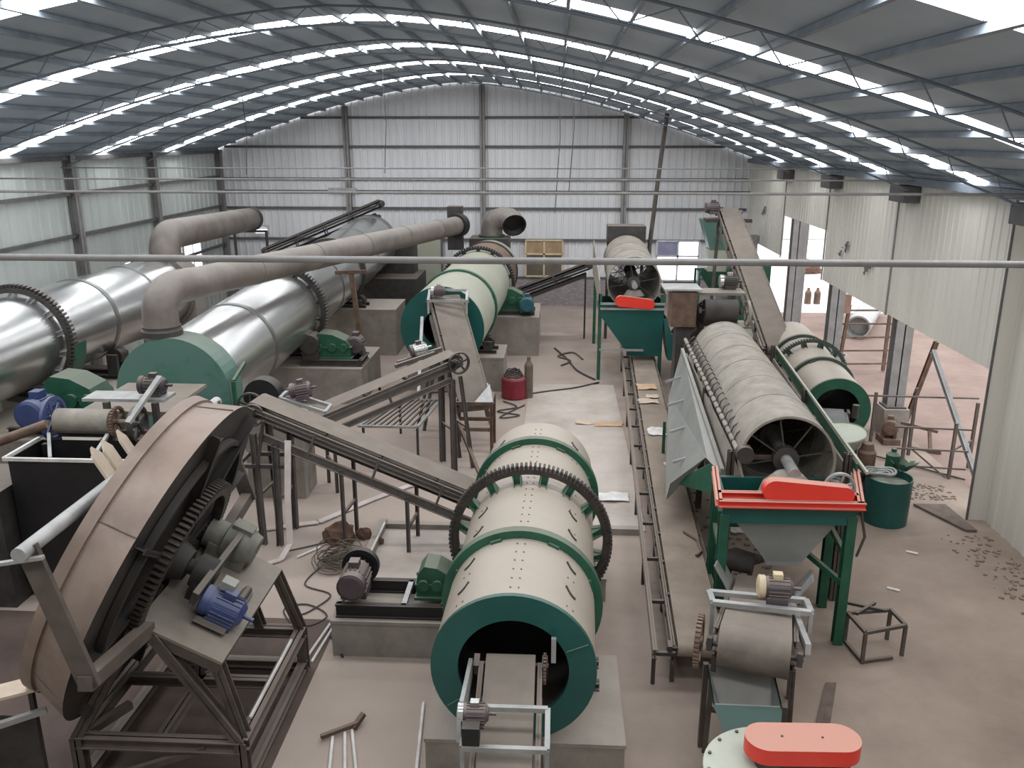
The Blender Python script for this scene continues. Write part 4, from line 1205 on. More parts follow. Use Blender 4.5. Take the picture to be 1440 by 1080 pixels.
MB().prism([(2.05, 13.7, 1.3), (2.55, 13.0, 1.95), (2.6, 12.75, 1.5)], (0, 0.02, 0)).build('outlet', 'green', CH)
for k in range(4):
    p = lerp((2.35, 14.2, 1.45), (2.6, 17.6, 1.95), k / 3)
    MB().bar(p + V((-0.25, 0, 0.03)), p + V((0.12, 0, 0.16)), 0.03, 0.05).build('stiffener', 'galv', CH)
for (x, y, z) in ((2.3, 17.0, 1.3), (2.35, 16.0, 1.3), (2.55, 17.9, 1.6)):
    MB().bar((x, y, 0), (x, y, z), 0.06).build('leg', 'green', CH)

def pulley_guard(parent, x0, x1, y, z0, z1, dep, m='orange', yaw=0):
    """long round ended belt guard standing upright, face to -Y; one end higher than the other"""
    pts = []
    r0, r1 = (z0[1] - z0[0]) / 2, (z1[1] - z1[0]) / 2
    c0, c1 = V((x0 + r0, y, (z0[0] + z0[1]) / 2)), V((x1 - r1, y, (z1[0] + z1[1]) / 2))
    for k in range(13):
        a = PI / 2 + PI * k / 12
        pts.append(c0 + V((math.cos(a) * r0, 0, math.sin(a) * r0)))
    for k in range(13):
        a = -PI / 2 + PI * k / 12
        pts.append(c1 + V((math.cos(a) * r1, 0, math.sin(a) * r1)))
    q = MB().prism(pts, (0, dep, 0))
    return q.build('belt_guard', m, parent)

HF = thing('hopper_stand', 'green hopper stand with long orange belt guard under the near rotary screen outlet', 'hopper', (3.25, 11.5, 0), 'green hopper stands')
for x, y in ((2.37, 10.98), (4.1, 10.98), (2.45, 12.0), (4.18, 12.0)):
    MB().channel((x, y, 0), (x, y, 2.0), 0.13, 0.13, 0.016, (0, 1, 0)).build('leg', 'green', HF)
for a, b in (((2.33, 10.97, 2.0), (4.15, 10.97, 2.0)), ((2.4, 12.0, 2.0), (4.25, 12.0, 2.0)), ((2.37, 10.97, 2.0), (2.45, 12.0, 2.0)), ((4.1, 10.97, 2.0), (4.18, 12.0, 2.0))):
    MB().bar(a, b, 0.08, 0.26).build('top_beam', 'teal', HF)
for a, b in (((2.37, 10.98, 1.36), (2.45, 12.0, 1.36)), ((2.45, 12.0, 1.36), (4.18, 12.0, 1.36)), ((4.1, 10.98, 0.95), (3.4, 12.0, 1.3)), ((4.1, 10.98, 1.36), (4.18, 12.0, 1.36))):
    MB().bar(a, b, 0.06, 0.08).build('brace', 'green', HF)
hp = MB()
tp = [(2.5, 11.08, 1.9), (4.0, 11.08, 1.9), (4.05, 11.95, 1.9), (2.55, 11.95, 1.9)]
bt = [(3.06, 11.2, 1.16), (3.56, 11.2, 1.16), (3.58, 11.6, 1.16), (3.08, 11.6, 1.16)]
hp.shell(tp, bt)
hp.shell(bt, [(a, b, c - 0.06) for a, b, c in bt])
hp.build('hopper', 'greysheet', HF)
rl = MB()
for a, b in (((2.26, 10.85, 2.2), (4.22, 10.85, 2.2)), ((2.3, 11.15, 2.2), (4.22, 11.15, 2.2)), ((2.26, 10.85, 2.2), (2.42, 12.1, 2.2)), ((4.16, 10.85, 2.2), (4.5, 12.1, 2.2))):
    rl.channel(a, b, 0.09, 0.1, 0.014, (0, 0, 1))
rl.build('slide_rail', 'orange', HF)
pulley_guard(HF, 2.86, 4.08, 10.9, (2.2, 2.52), (2.2, 2.44), 0.16)
wheel(HF, (3.95, 11.15, 2.34), (0, 1, 0), 0.22, 0.05, 'galv', 'pulley', 6, 0.14)
MB().lathe((3.35, 11.5, 2.02), (0, 0, 1), [(0, 0.42), (0.2, 0.36), (0.36, 0.2), (0.36, 0)], 24).build('bearing_housing', 'mesh', HF)
MB().pipe([(4.22, 11.0, 2.1), (4.3, 10.95, 1.7), (4.22, 10.95, 1.4)], 0.02, 6).build('cable', 'cable', HF)

K, kd, ks, kn = conveyor('short wide belt conveyor with dark end roller below the grey hopper on the right', (3.1, 11.35, 0.55), (2.24, 8.35, 1.55), 0.76, legs=[(0.92, 0.03, 0.06, 0.06), (0.5, 0.02, 0.0, 0.06)], r=0.24, gap=0.34, railh=0.12, group=CG, belt='belt', rail='frame')
hd = V((2.24, 8.35, 1.55))
wheel(K, hd - ks * -0.6 if ks.x < 0 else hd - ks * 0.6, ks, 0.3, 0.06, 'rust', 'sprocket', 5, 0.25, teeth=34)
MB().bar(hd + V((0.55, -0.1, 0.1)), hd + V((0.8, 1.5, -0.25)), 0.06, 0.12).build('side_channel', 'galv', K)
mf = MB()
ck = lerp((3.1, 11.35, 0.55), hd, 0.62)
for a, b in (((-0.62, -0.2, 0.42), (0.5, -0.38, 0.42)), ((-0.6, 0.15, 0.36), (0.55, 0.0, 0.36)), ((-0.62, -0.2, 0.42), (-0.6, 0.15, 0.36)), ((0.5, -0.38, 0.42), (0.55, 0.0, 0.36))):
    mf.bar(ck + V(a), ck + V(b), 0.07, 0.06)
for a in ((-0.62, -0.2, 0.42), (0.5, -0.38, 0.42)):
    mf.bar(ck + V(a), ck + V(a) - V((0, 0, 0.6)), 0.05)
mf.build('motor_frame', 'galv', K)
motor(K, ck + V((0.15, -0.12, 0.6)), (1, -0.1, 0), 0.14, 0.36, 'motor', 'frame_y', legs=0.05)
ct = lerp((3.1, 11.35, 0.55), hd, 0.2)
for k in (-1, 1):
    e = ks * k * 0.42
    MB().prism([ct + e + kd * 0.5 + V((0, 0, 0.2)), ct + e - kd * 0.5 + V((0, 0, 0.2)), ct + e * 1.5 - kd * 0.5 + V((0, 0, 0.55)), ct + e * 1.5 + kd * 0.5 + V((0, 0, 0.55))], ks * 0.02).build('skirt_board', 'galv', K)
CL = thing('belt_conveyor', 'dark belt roller end sticking out left below the grey hopper on the right', 'conveyor', (2.6, 11.6, 0), CG)
MB().lathe((2.5, 11.9, 0.85), (0.9, -0.35, 0), [(0, 0), (0, 0.16), (0.55, 0.16), (0.55, 0)], 22).build('head_drum', 'beltd', CL)
MB().box((2.9, 12.15, 0.72), (0.9, 0.55, 0.06), (V((0.6, 0.75, -0.25)).normalized(), V((0.78, -0.62, 0)).normalized(), V((0.15, 0.2, 1)).normalized())).build('belt', 'beltd', CL)
for x, y in ((2.55, 11.8), (2.95, 11.62), (2.8, 12.3)):
    MB().bar((x, y, 0), (x, y, 0.75), 0.06).build('leg', 'dark', CL)

# crusher with white disc lid and orange guard at the lower right
CR = thing('disc_crusher', 'round pale grey crusher with flat orange belt guard at the bottom right', 'crusher', (2.2, 7.0, 0))
MB().lathe((2.16, 7.0, 0), (0, 0, 1), [(0.0, 0.45), (0.05, 0.45), (0.05, 0.52), (1.06, 0.52), (1.06, 0.66), (1.1, 0.66), (1.1, 0.0)], 56).build('body', 'palegrey', CR)
for k in range(16):
    a = 2 * PI * k / 16
    MB().tube((2.16 + 0.61 * math.cos(a), 7.0 + 0.61 * math.sin(a), 1.1), (2.16 + 0.61 * math.cos(a), 7.0 + 0.61 * math.sin(a), 1.12), 0.018, n=6).build('bolt', 'dark', CR)
pts = []
for k in range(17):
    a = PI / 2 + PI * k / 16
    pts.append((2.12 + 0.21 * math.cos(a), 7.17 + 0.21 * math.sin(a), 1.2))
for k in range(17):
    a = -PI / 2 + PI * k / 16
    pts.append((2.82 + 0.21 * math.cos(a), 7.19 + 0.21 * math.sin(a), 1.2))
bg = MB().prism(pts, (0, 0, 0.17)).build('belt_guard', 'orange', CR)
for x in (2.27, 2.66):
    MB().tube((x, 7.18, 1.37), (x, 7.18, 1.378), 0.012, n=8).build('bolt_hole', 'black', bg)
MB().lathe((2.16, 7.12, 1.08), (0, 0, 1), [(0, 0.15), (0.16, 0.15)], 20).build('pulley_hub', 'dark', CR)
MB().bx(2.62, 2.92, 7.0, 7.3, 0.0, 0.62).build('motor_stand', 'green', CR)
motor(CR, (2.77, 7.14, 0.92), (0, 0, 1), 0.17, 0.42, 'motor', 'dark', foot=False)
IN = thing('inlet_hopper', 'grey hopper with green lower half between the belt roller and the pale crusher', 'hopper', (2.2, 8.0, 0.6))
tp = [(1.8, 8.18, 0.97), (2.56, 8.18, 0.96), (2.56, 8.7, 1.14), (1.8, 8.7, 1.14)]
bt = [(2.02, 7.66, 0.5), (2.4, 7.66, 0.5), (2.4, 7.9, 0.5), (2.02, 7.9, 0.5)]
MB().shell([(a + 0.02 * (1 if a < 2.1 else -1), b + 0.02 * (1 if b < 8.2 else -1), c) for a, b, c in tp], bt).build('hopper_lining', 'greysheet', IN)
MB().shell(tp, bt).build('hopper', 'teal', IN)
for x, y in ((1.8, 8.7), (2.56, 8.7)):
    MB().bar((x, y, 0), (x, y, 1.14), 0.06).build('leg', 'frame', IN)
MB().bar((2.58, 8.18, 0), (2.58, 8.18, 0.98), 0.06).build('leg', 'frame', IN)

# ---------------------------------------------------------------- far rotary screen with green hopper
T2, t2d = trommel('far rotary screen drum with open dark mesh end, behind the green hopper', (2.28, 25.0, 2.86), (2.4, 29.6, 2.98), 0.78, 4, 0.4)
H2 = thing('hopper_stand', 'green hopper with small orange belt guard under the far rotary screen', 'hopper', (2.2, 24.9, 0), 'green hopper stands')
tp = [(1.28, 24.62, 2.0), (3.15, 24.62, 2.0), (3.15, 26.0, 2.0), (1.28, 26.0, 2.0)]
bt = [(2.2, 24.7, 0.75), (3.1, 24.7, 0.75), (3.1, 25.4, 0.75), (2.2, 25.4, 0.75)]
MB().shell(tp, bt).shell([(a, b, 2.3) for a, b, c in tp], tp).build('hopper', 'teal', H2)
MB().shell([(3.15, 24.7, 1.9), (3.25, 24.7, 1.9), (3.25, 26.2, 1.9), (3.15, 26.2, 1.9)], [(3.3, 24.4, 0.7), (3.65, 24.4, 0.7), (3.65, 25.0, 0.7), (3.3, 25.0, 0.7)]).build('side_chute', 'teal', H2)
for x, y in ((1.3, 24.75), (3.1, 24.75), (1.35, 29.4), (3.2, 29.4)):
    MB().bar((x, y, 0), (x, y, 2.6), 0.1).build('leg', 'green', H2)
for a, b in (((1.3, 24.6, 2.33), (3.15, 24.6, 2.33)), ((1.3, 24.6, 2.18), (3.15, 24.6, 2.18)), ((1.3, 24.6, 0.95), (2.6, 24.6, 0.95))):
    MB().bar(a, b, 0.06).build('beam', 'galv', H2)
pulley_guard(H2, 1.72, 2.86, 24.5, (2.26, 2.58), (2.2, 2.48), 0.14)
MB().lathe((2.3, 25.1, 2.5), (0, 0, 1), [(0, 0.3), (0.15, 0.2), (0.15, 0)], 20).build('bearing_housing', 'mesh', H2)
MB().prism([(1.25, 24.7, 2.3), (1.25, 29.4, 2.5), (1.25, 29.4, 3.6), (1.25, 24.7, 3.0)], (0.03, 0, 0)).prism([(3.2, 24.7, 2.3), (3.3, 29.4, 2.5), (3.3, 29.4, 3.0), (3.2, 24.7, 2.6)], (0.03, 0, 0)).build('side_board', 'mesh', H2)
MB().bx(1.75, 3.05, 29.7, 30.6, 3.5, 4.05).build('feed_head', 'dark', H2)
for x in (1.8, 3.0):
    MB().bar((x, 30.2, 0), (x, 30.2, 3.5), 0.1).build('leg', 'dark', H2)

# ---------------------------------------------------------------- feed head at the rear of the near rotary screen
FH, hd_, hs_, hn_ = conveyor('dark belt conveyor head with wide roller behind the near rotary screen', (4.1, 26.5, 0.9), (3.98, 20.55, 2.95), 0.78, legs=[(0.93, 0.05, 0.0, 0.09), (0.5, 0.0, 0.0, 0.08)], r=0.28, gap=0.5, group=CG, belt='beltd', rail='dark')
MB().bx(3.4, 4.6, 20.7, 21.4, 3.3, 3.36).build('deck', 'plate', FH)
motor(FH, (4.3, 21.3, 3.55), (1, 0, 0), 0.16, 0.4, 'dark', 'shiny', legs=0.04)
MB().bx(2.8, 3.4, 20.5, 21.2, 2.55, 3.4).build('gear_housing', 'rust', FH)
MB().box((3.05, 20.9, 3.46), (0.9, 0.9, 0.04)).build('housing_lid', 'galv', FH)
MB().bx(2.95, 3.3, 20.6, 21.1, 0, 2.55).build('housing_leg', 'dark', FH)
MB().bx(3.55, 4.4, 19.9, 20.3, 2.2, 2.62).build('chute', 'dark', FH)
wheel(FH, (4.62, 20.5, 2.9), (1, 0, 0), 0.32, 0.06, 'mesh', 'pulley', 5)

# ---------------------------------------------------------------- small cooler drum at the right
R0, R1 = V((6.02, 17.7, 1.38)), V((6.35, 23.0, 1.5))
G3, d3 = drum('small_drum', 'small cream rotary drum with green mouth on the right behind the rotary screen', 'drum', R0, R1, 0.7, 'cream',
              tyres=[(1.5, 0.77, 0.1, 'dkgreen'), (3.6, 0.77, 0.1, 'dkgreen')], gears=[(2.7, 0.8, 0.86, 0.89, 0.1, 84, 'dkgreen', 12, 'dkgreen')], hole=0.48, plate_m='green', seg=48)
MB().lathe(R0, d3, [(0.05, 0.5), (2.4, 0.66)], 32).build('liner', 'black', G3)
for y0, y1, t, lb in ((18.8, 19.6, 1.5, 'front'), (20.9, 21.7, 3.6, 'rear')):
    plinth('low concrete plinth under the %s ring of the small right drum' % lb, 5.3, 7.1, y0, y1, 0.35)
    station('support rollers under the %s ring of the small right drum' % lb, R0 + d3 * t, d3, 0.77, 0.35, 0.12, 0.24, 40)
C8, c8d, c8s, c8n = conveyor('small galvanised conveyor reaching into the green mouth of the small right drum', (5.6, 15.4, 0.55), (5.93, 17.75, 1.3), 0.5, legs=[(0.2, 0.0), (0.8, 0.0)], r=0.1, gap=0.2, group=CG, belt='galv', rail='galv')
MB().lathe((6.28, 17.3, 1.35), (0, 0, 1), [(0, 0), (0, 0.07), (0.28, 0.07), (0.28, 0)], 14).build('damper', 'dark', C8)
wheel(C8, (5.55, 17.5, 1.35), (1, 0, 0), 0.14, 0.05, 'shiny', 'pulley', 5)
FU = thing('round_hopper', 'pale green funnel shaped hopper in front of the small right drum', 'hopper', (5.75, 16.0, 0))
MB().lathe((5.72, 16.0, 0), (-0.12, -0.1, 1), [(0.75, 0.16), (1.1, 0.2), (1.52, 0.46), (1.55, 0.46)], 36).build('funnel', 'palegrey', FU)
MB().lathe((5.72, 16.0, 0), (-0.12, -0.1, 1), [(1.53, 0.45), (1.53, 0.0)], 36).build('lid', 'palegrey', FU)
for k in range(3):
    a = 2 * PI * k / 3 + 0.4
    MB().bar((5.72 + 0.3 * math.cos(a), 16 + 0.3 * math.sin(a), 0), (5.6 + 0.3 * math.cos(a), 15.9 + 0.3 * math.sin(a), 1.3), 0.06).build('leg', 'green', FU)
PU = thing('tank_pump', 'dusty vertical pump with motor beside the green tank', 'pump', (6.05, 15.55, 0))
MB().lathe((5.95, 15.55, 0), (0, 0, 1), [(0, 0), (0, 0.16), (0.05, 0.16), (0.05, 0.06), (0.9, 0.06), (0.9, 0.16), (1.25, 0.17), (1.3, 0.13), (1.42, 0.1), (1.42, 0)], 20).build('column', 'rust', PU)
MB().pipe([(5.95, 15.5, 0.7), (5.8, 15.3, 0.9), (5.9, 15.1, 0.95)], 0.035, 8).build('outlet', 'dark', PU)
TK = thing('green_tank', 'open dark green round tank standing on the floor at the right', 'tank', (6.28, 15.15, 0))
MB().lathe((6.28, 15.2, 0), (0, 0, 1), [(0.0, 0.0), (0.0, 0.4), (0.9, 0.42), (0.9, 0.4), (0.05, 0.38), (0.05, 0)], 44).build('shell', 'teal', TK)
MB().lathe((6.28, 15.2, 0.76), (0, 0, 1), [(0, 0.39), (0.02, 0)], 30).build('contents', 'palegrey', TK)
HM = MB()
for k in range(3):
    r = 0.18 + 0.05 * k
    HM.pipe([(6.1 + r * math.cos(2 * PI * j / 20), 15.2 + r * 0.7 * math.sin(2 * PI * j / 20), 0.94 + 0.03 * k + 0.02 * math.sin(j)) for j in range(21)], 0.025, 7)
simple('coiled_hose', HM, 'galv', 'grey hose coiled on top of the green tank', 'hose', (6.1, 15.2, 0.95))
wr_ = MB()
rnd = random.Random(3)
for j in range(14):
    a = 2 * PI * j / 14
    b = 2 * PI * (j + 1) / 14
    c = V((6.6, 15.35, 0.8))
    pts = []
    for q, rr in ((a, 0.05), (b, 0.05), (b, 0.22 + rnd.uniform(-0.04, 0.08)), (a, 0.22 + rnd.uniform(-0.04, 0.08))):
        pts.append(c + V((math.cos(q) * rr, math.sin(q) * rr * 0.7, 0.1 + rr * 0.9)))
    wr_.quad(pts)
simple('green_sheet', wr_, 'green', 'crumpled green plastic sheet stuck in the right side of the green tank', 'sheet', (6.6, 15.35, 0.8))
simple('green_canister', MB().lathe((6.45, 15.55, 0.9), (0, 0, 1), [(0, 0), (0, 0.13), (0.3, 0.13), (0.36, 0.05), (0.42, 0.05), (0.42, 0)], 20).bx(6.4, 6.5, 15.5, 15.6, 0, 0.9), 'green', 'small green canister on a post behind the green tank', 'canister', (6.45, 15.55, 0.9))
# stool-like welded frame
WF = thing('welded_frame', 'small low welded angle iron frame on the floor right of the green leg', 'frame', (4.55, 10.8, 0))
for x, y in ((4.3, 10.5), (4.92, 10.72), (4.22, 11.0), (4.86, 11.12)):
    MB().bar((x, y, 0), (x, y, 0.48), 0.045).build('leg', 'frame', WF)
for a, b in (((4.3, 10.5, 0.48), (4.92, 10.72, 0.48)), ((4.92, 10.72, 0.48), (4.86, 11.12, 0.48)), ((4.86, 11.12, 0.48), (4.22, 11.0, 0.48)), ((4.22, 11.0, 0.48), (4.3, 10.5, 0.48)), ((4.3, 10.5, 0.03), (4.75, 10.62, 0.03)), ((4.22, 11.0, 0.03), (4.3, 10.5, 0.03))):
    MB().bar(a, b, 0.045).build('rail', 'frame', WF)
for k, (a, b) in enumerate((((4.2, 11.25, 0.52), (4.75, 11.0, 0.53)), ((4.3, 10.9, 0.53), (4.66, 11.2, 0.54)))):
    simple('angle_bar', MB().bar(a, b, 0.04), 'dark', ['dark bar lying across the back of the low welded frame', 'dark bar lying crosswise over the other bar on the low welded frame'][k], 'bar', a)

# ---------------------------------------------------------------- columns and outdoor things along the open right side
CLB = {20.25: 'grey steel column on a pedestal, nearest of the three on the right', 25.2: 'grey steel column on a pedestal, middle of the three on the right', 29.9: 'grey steel column by the open doorway, farthest of the three on the right'}
for y, lb in CLB.items():
    T = thing('steel_column', lb, 'column', (8.2, y, 0), 'columns on the right')
    MB().channel((8.22, y, 0.7), (8.22, y, 6.0), 0.4, 0.34, 0.03, (0, 1, 0)).build('shaft', 'column', T)
    MB().bx(7.92, 8.52, y - 0.32, y + 0.32, 0, 0.7).build('pedestal', 'concrete', T)
    MB().bx(7.98, 8.46, y - 0.24, y + 0.24, 0.7, 0.74).build('base_plate', 'dark', T)
PM = thing('pit_motor', 'dark rusty motor in front of the nearest column pedestal', 'motor', (8.05, 19.6, 0))
motor(PM, (7.95, 19.6, 0.42), (0.3, 1, 0), 0.18, 0.4, 'rust', 'rust', legs=0.2)
MB().bx(7.75, 8.15, 19.35, 19.85, 0, 0.14).build('base', 'rust', PM)
TR = thing('iron_trestle', 'dark rusty iron trestle lying by the railing on the right', 'trestle', (8.3, 19.3, 0))
for a, b in (((8.2, 19.6, 0.5), (8.9, 19.2, 0.42)), ((8.4, 19.5, 0.45), (8.35, 19.3, 0.0)), ((8.75, 19.3, 0.42), (8.7, 19.0, 0.0)), ((8.3, 19.2, 0.02), (8.9, 18.9, 0.02))):
    MB().bar(a, b, 0.07).build('bar', 'rust', TR)
RA = thing('pipe_railing', 'rusty pipe railing standing on the floor under the open right wall', 'railing', (8, 18, 0))
for a, b in (((7.2, 18.7, 0), (7.2, 18.7, 1.5)), ((8.1, 18.75, 0.0), (8.1, 18.75, 1.6)), ((7.45, 17.5, 0), (7.45, 17.5, 1.1)), ((8.4, 17.35, 0), (8.4, 17.35, 1.25)), ((9.1, 18.0, 0), (9.1, 18.0, 1.5))):
    MB().bar(a, b, 0.06).build('post', 'frame', RA)
for a, b in (((7.0, 18.7, 1.42), (9.4, 18.6, 1.42)), ((7.2, 17.5, 1.1), (8.7, 17.3, 1.12)), ((7.2, 17.5, 0.62), (8.7, 17.3, 0.64)), ((7.1, 17.5, 0.24), (8.7, 17.3, 0.24)), ((7.1, 18.7, 0.05), (8.7, 17.25, 0.03)), ((7.6, 17.45, 0.62), (8.3, 17.3, 0.05)), ((8.4, 17.35, 0.65), (9.1, 18.0, 0.65))):
    MB().bar(a, b, 0.035).build('rail', 'frame', RA)
for k, (a, b, lb) in enumerate((((8.64, 20.5, 0.02), (8.98, 20.1, 2.35), 'rusty raking prop leaning right from the column foot'), ((8.75, 16.7, 0.05), (8.62, 19.4, 2.3), 'grey raking prop leaning back under the white hanging sheet'))):
    simple('raking_prop', MB().channel(a, b, 0.1, 0.1, 0.014), ['rust', 'column'][k], lb, 'prop', a)
LD = thing('ladder_frame', 'rusty ladder like frame of horizontal bars between the columns on the right', 'frame', (9.3, 26, 0))
for a, b in (((8.75, 26.0, 0), (8.9, 26.0, 2.1)), ((10.2, 26.2, 0), (10.2, 26.2, 2.0))):
    MB().bar(a, b, 0.09).build('post', 'rust', LD)
for k in range(5):
    z = 0.25 + 0.42 * k
    MB().bar((8.75, 26.0, z), (10.3, 26.2, z - 0.02), 0.05).build('rung', 'rust', LD)
OB = thing('switch_box', 'brown electrical box on a post beside the middle column', 'box', (8.6, 26.1, 0))
MB().bx(8.3, 8.92, 25.95, 26.15, 1.85, 2.42).build('case', 'boxo', OB)
MB().bx(8.36, 8.86, 25.93, 25.95, 1.92, 2.36).build('door', 'boxo', OB)
MB().bx(8.56, 8.66, 26.0, 26.1, 0, 1.85).build('post', 'rust', OB)
simple('culvert_pipe', MB().lathe((10.85, 30.6, 0.42), (0.42, 0.9, 0), [(0, 0.36), (0, 0.42), (5.0, 0.42), (5.0, 0.36), (0, 0.36)], 32).lathe((10.85, 30.6, 0.42), (0.42, 0.9, 0), [(0.6, 0.36), (0.6, 0)], 32), 'galv', 'big grey metal pipe lying outdoors beyond the open right side', 'pipe', (10.85, 30.6, 0))
simple('drum_bin', MB().lathe((8.05, 24.4, 0), (0, 0, 1), [(0, 0), (0, 0.34), (0.95, 0.36), (0.95, 0.33), (0.1, 0.3)], 28), 'galv', 'grey metal drum standing in front of the middle right column', 'drum', (8.05, 24.4, 0))
simple('spoil_heap', MB().lump((13.5, 46.5, 0.2), (0.8, 0.7, 0.5), 4, 9), 'stone', 'small brown spoil heap outdoors seen through the open doorway', 'heap', (13.5, 46.5, 0))
for k, x in enumerate((11.0, 11.4)):
    simple('gas_bottle', MB().lathe((x, 37.5, -0.03), (0, 0, 1), [(0, 0), (0, 0.14), (0.5, 0.14), (0.62, 0.06), (0.7, 0.06), (0.7, 0)], 16), 'rust', ['dark gas bottle by the open doorway, left of the two', 'dark gas bottle by the open doorway, right of the two'][k], 'bottle', (x, 37.5, 0))
yd = MB().bx(8.5, 8.75, 30.45, 30.5, 0, 4.3)
tag(yd.build('door_2', 'column'), kind='structure')
YW = MB().bx(8.5, 40, 62, 62.3, 0, 2.2)
tag(YW.build('trim_2', 'white'), kind='structure')

# ---------------------------------------------------------------- green hopper and cabinet by the back wall
GH = thing('storage_hopper', 'tall green hopper on legs in front of the back wall window', 'hopper', (6.0, 33, 0))
MB().shell([(5.4, 32.4, 4.0), (6.5, 32.4, 4.0), (6.5, 33.4, 4.0), (5.4, 33.4, 4.0)], [(5.75, 32.5, 2.9), (6.4, 32.5, 2.9), (6.4, 33.2, 2.9), (5.75, 33.2, 2.9)]).build('upper_hopper', 'hood', GH)
MB().bx(5.7, 6.4, 32.5, 33.2, 2.1, 2.92).build('body', 'celadon', GH)
MB().shell([(5.4, 32.4, 2.1), (6.8, 32.4, 2.1), (6.8, 33.4, 2.1), (5.4, 33.4, 2.1)], [(5.9, 32.7, 1.35), (6.3, 32.7, 1.35), (6.3, 33.1, 1.35), (5.9, 33.1, 1.35)]).build('lower_hopper', 'green', GH)
for x in (5.4, 6.8):
    for y in (32.4, 33.4):
        MB().bar((x, y, 0), (x, y, 2.1), 0.08).build('leg', 'green', GH)
GC = thing('control_cabinet', 'tall green control cabinet with white notice behind the tall conveyor', 'cabinet', (7.3, 31.5, 0))
MB().bx(6.75, 7.75, 31.2, 31.9, 0.1, 2.6).build('case', 'green', GC)
MB().bx(6.8, 7.24, 31.17, 31.2, 0.2, 2.5).build('door', 'green', GC)
MB().bx(7.26, 7.7, 31.17, 31.2, 0.2, 2.5).build('door', 'green', GC)
MB().bx(7.1, 7.3, 31.15, 31.17, 1.9, 2.2).build('notice', 'white', GC)
MB().bx(6.8, 7.7, 31.25, 31.85, 0, 0.1).build('base', 'dark', GC)
simple('sheet_stack', MB().bx(6.6, 7.8, 30.6, 31.0, 0, 0.55), 'celadon', 'pale low stack of sheets below the green cabinet', 'stack', (7.2, 30.8, 0))
BP = thing('brick_pier', 'grey brick pier rising behind the tall conveyor by the right corner', 'pier', (7.2, 34, 0))
MB().bx(6.4, 7.85, 34.0, 34.3, 0, 3.3).build('wall', 'brick', BP)
simple('fan_unit', MB().bx(7.0, 7.6, 33.6, 33.95, 2.4, 3.1).bx(7.1, 7.5, 33.6, 33.95, 0, 2.4), 'blue', 'bluish box unit in front of the brick pier at the right corner', 'box', (7.3, 33.8, 2.4))

# ---------------------------------------------------------------- things on the floor in the middle
RB_ = thing('welding_set', 'red welding set with coiled leads on the floor by the concrete plinth', 'welder', (-1.1, 22.75, 0))
MB().lathe((-1.12, 22.8, 0), (0, 0, 1), [(0.03, 0), (0.03, 0.36), (0.55, 0.36), (0.6, 0.33), (0.6, 0)], 28).build('case', 'red', RB_)
cw = MB()
for k in range(4):
    r = 0.26 - 0.03 * k
    cw.pipe([(-1.15 + r * math.cos(2 * PI * j / 18), 22.8 + r * math.sin(2 * PI * j / 18), 0.63 + 0.05 * k + 0.02 * math.sin(j * 2)) for j in range(19)], 0.02, 6)
cw.build('lead_coil', 'cable', RB_)
simple('gas_bottle', MB().lathe((-0.72, 22.75, 0), (0, 0, 1), [(0, 0), (0, 0.12), (0.95, 0.12), (1.08, 0.05), (1.18, 0.05), (1.18, 0)], 18), 'plank', 'slim brown gas bottle beside the red welding set', 'bottle', (-0.72, 22.75, 0))
RK = thing('wire_rack', 'low table of thin bars on legs under the inclined conveyor', 'rack', (-3.4, 18.5, 0))
for x, y in ((-4.2, 17.6), (-3.0, 17.6), (-3.75, 19.6), (-2.75, 19.6)):
    MB().bar((x, y, 0), (x, y, 0.85), 0.05).build('leg', 'dark', RK)
for a, b in (((-4.3, 17.6), (-3.0, 17.6)), ((-3.0, 17.6), (-2.75, 19.6)), ((-2.75, 19.6), (-3.75, 19.6)), ((-3.75, 19.6), (-4.3, 17.6))):
    MB().bar((a[0], a[1], 0.87), (b[0], b[1], 0.87), 0.06, 0.05).build('edge_bar', 'galv', RK)
for k in range(1, 9):
    t = k / 9
    a, b = lerp((-3.75, 19.6, 0.88), (-2.75, 19.6, 0.88), t), lerp((-4.3, 17.6, 0.88), (-3.0, 17.6, 0.88), t)
    MB().bar(a, b, 0.035).build('slat', 'dark', RK)
simple('rubble', MB().lump((-3.8, 13.75, 0.12), (0.32, 0.24, 0.28), 11), 'stone', 'brown lump of rubble on the floor by the rope heap', 'rubble', (-3.8, 13.75, 0))
simple('rubble', MB().lump((-3.42, 13.95, 0.07), (0.16, 0.12, 0.13), 12), 'stone', 'smaller brown stone right of the large rubble lump', 'rubble', (-3.42, 13.95, 0))
simple('rubble', MB().lump((-3.1, 13.7, 0.05), (0.12, 0.09, 0.08), 15), 'stone', 'smallest brown stone near the corner of the raised slab kerb', 'rubble', (-3.1, 13.7, 0.0))
rp = MB()
rnd = random.Random(5)
for k in range(26):
    c = V((-3.6 + rnd.uniform(-.12, .12), 12.95 + rnd.uniform(-.12, .12), 0.05 + rnd.uniform(0, .14)))
    r = rnd.uniform(0.14, 0.34)
    tx, ty = rnd.uniform(-.4, .4), rnd.uniform(-.4, .4)
    rp.pipe([c + V((r * math.cos(2 * PI * j / 16), r * math.sin(2 * PI * j / 16), max(-0.04 - 0 * c.z, r * (tx * math.cos(2 * PI * j / 16) + ty * math.sin(2 * PI * j / 16))))) for j in range(17)], 0.009, 5)
simple('rope_heap', rp, 'rope', 'tangled heap of thin rope on the floor left of the kerb', 'rope', (-3.6, 12.95, 0))
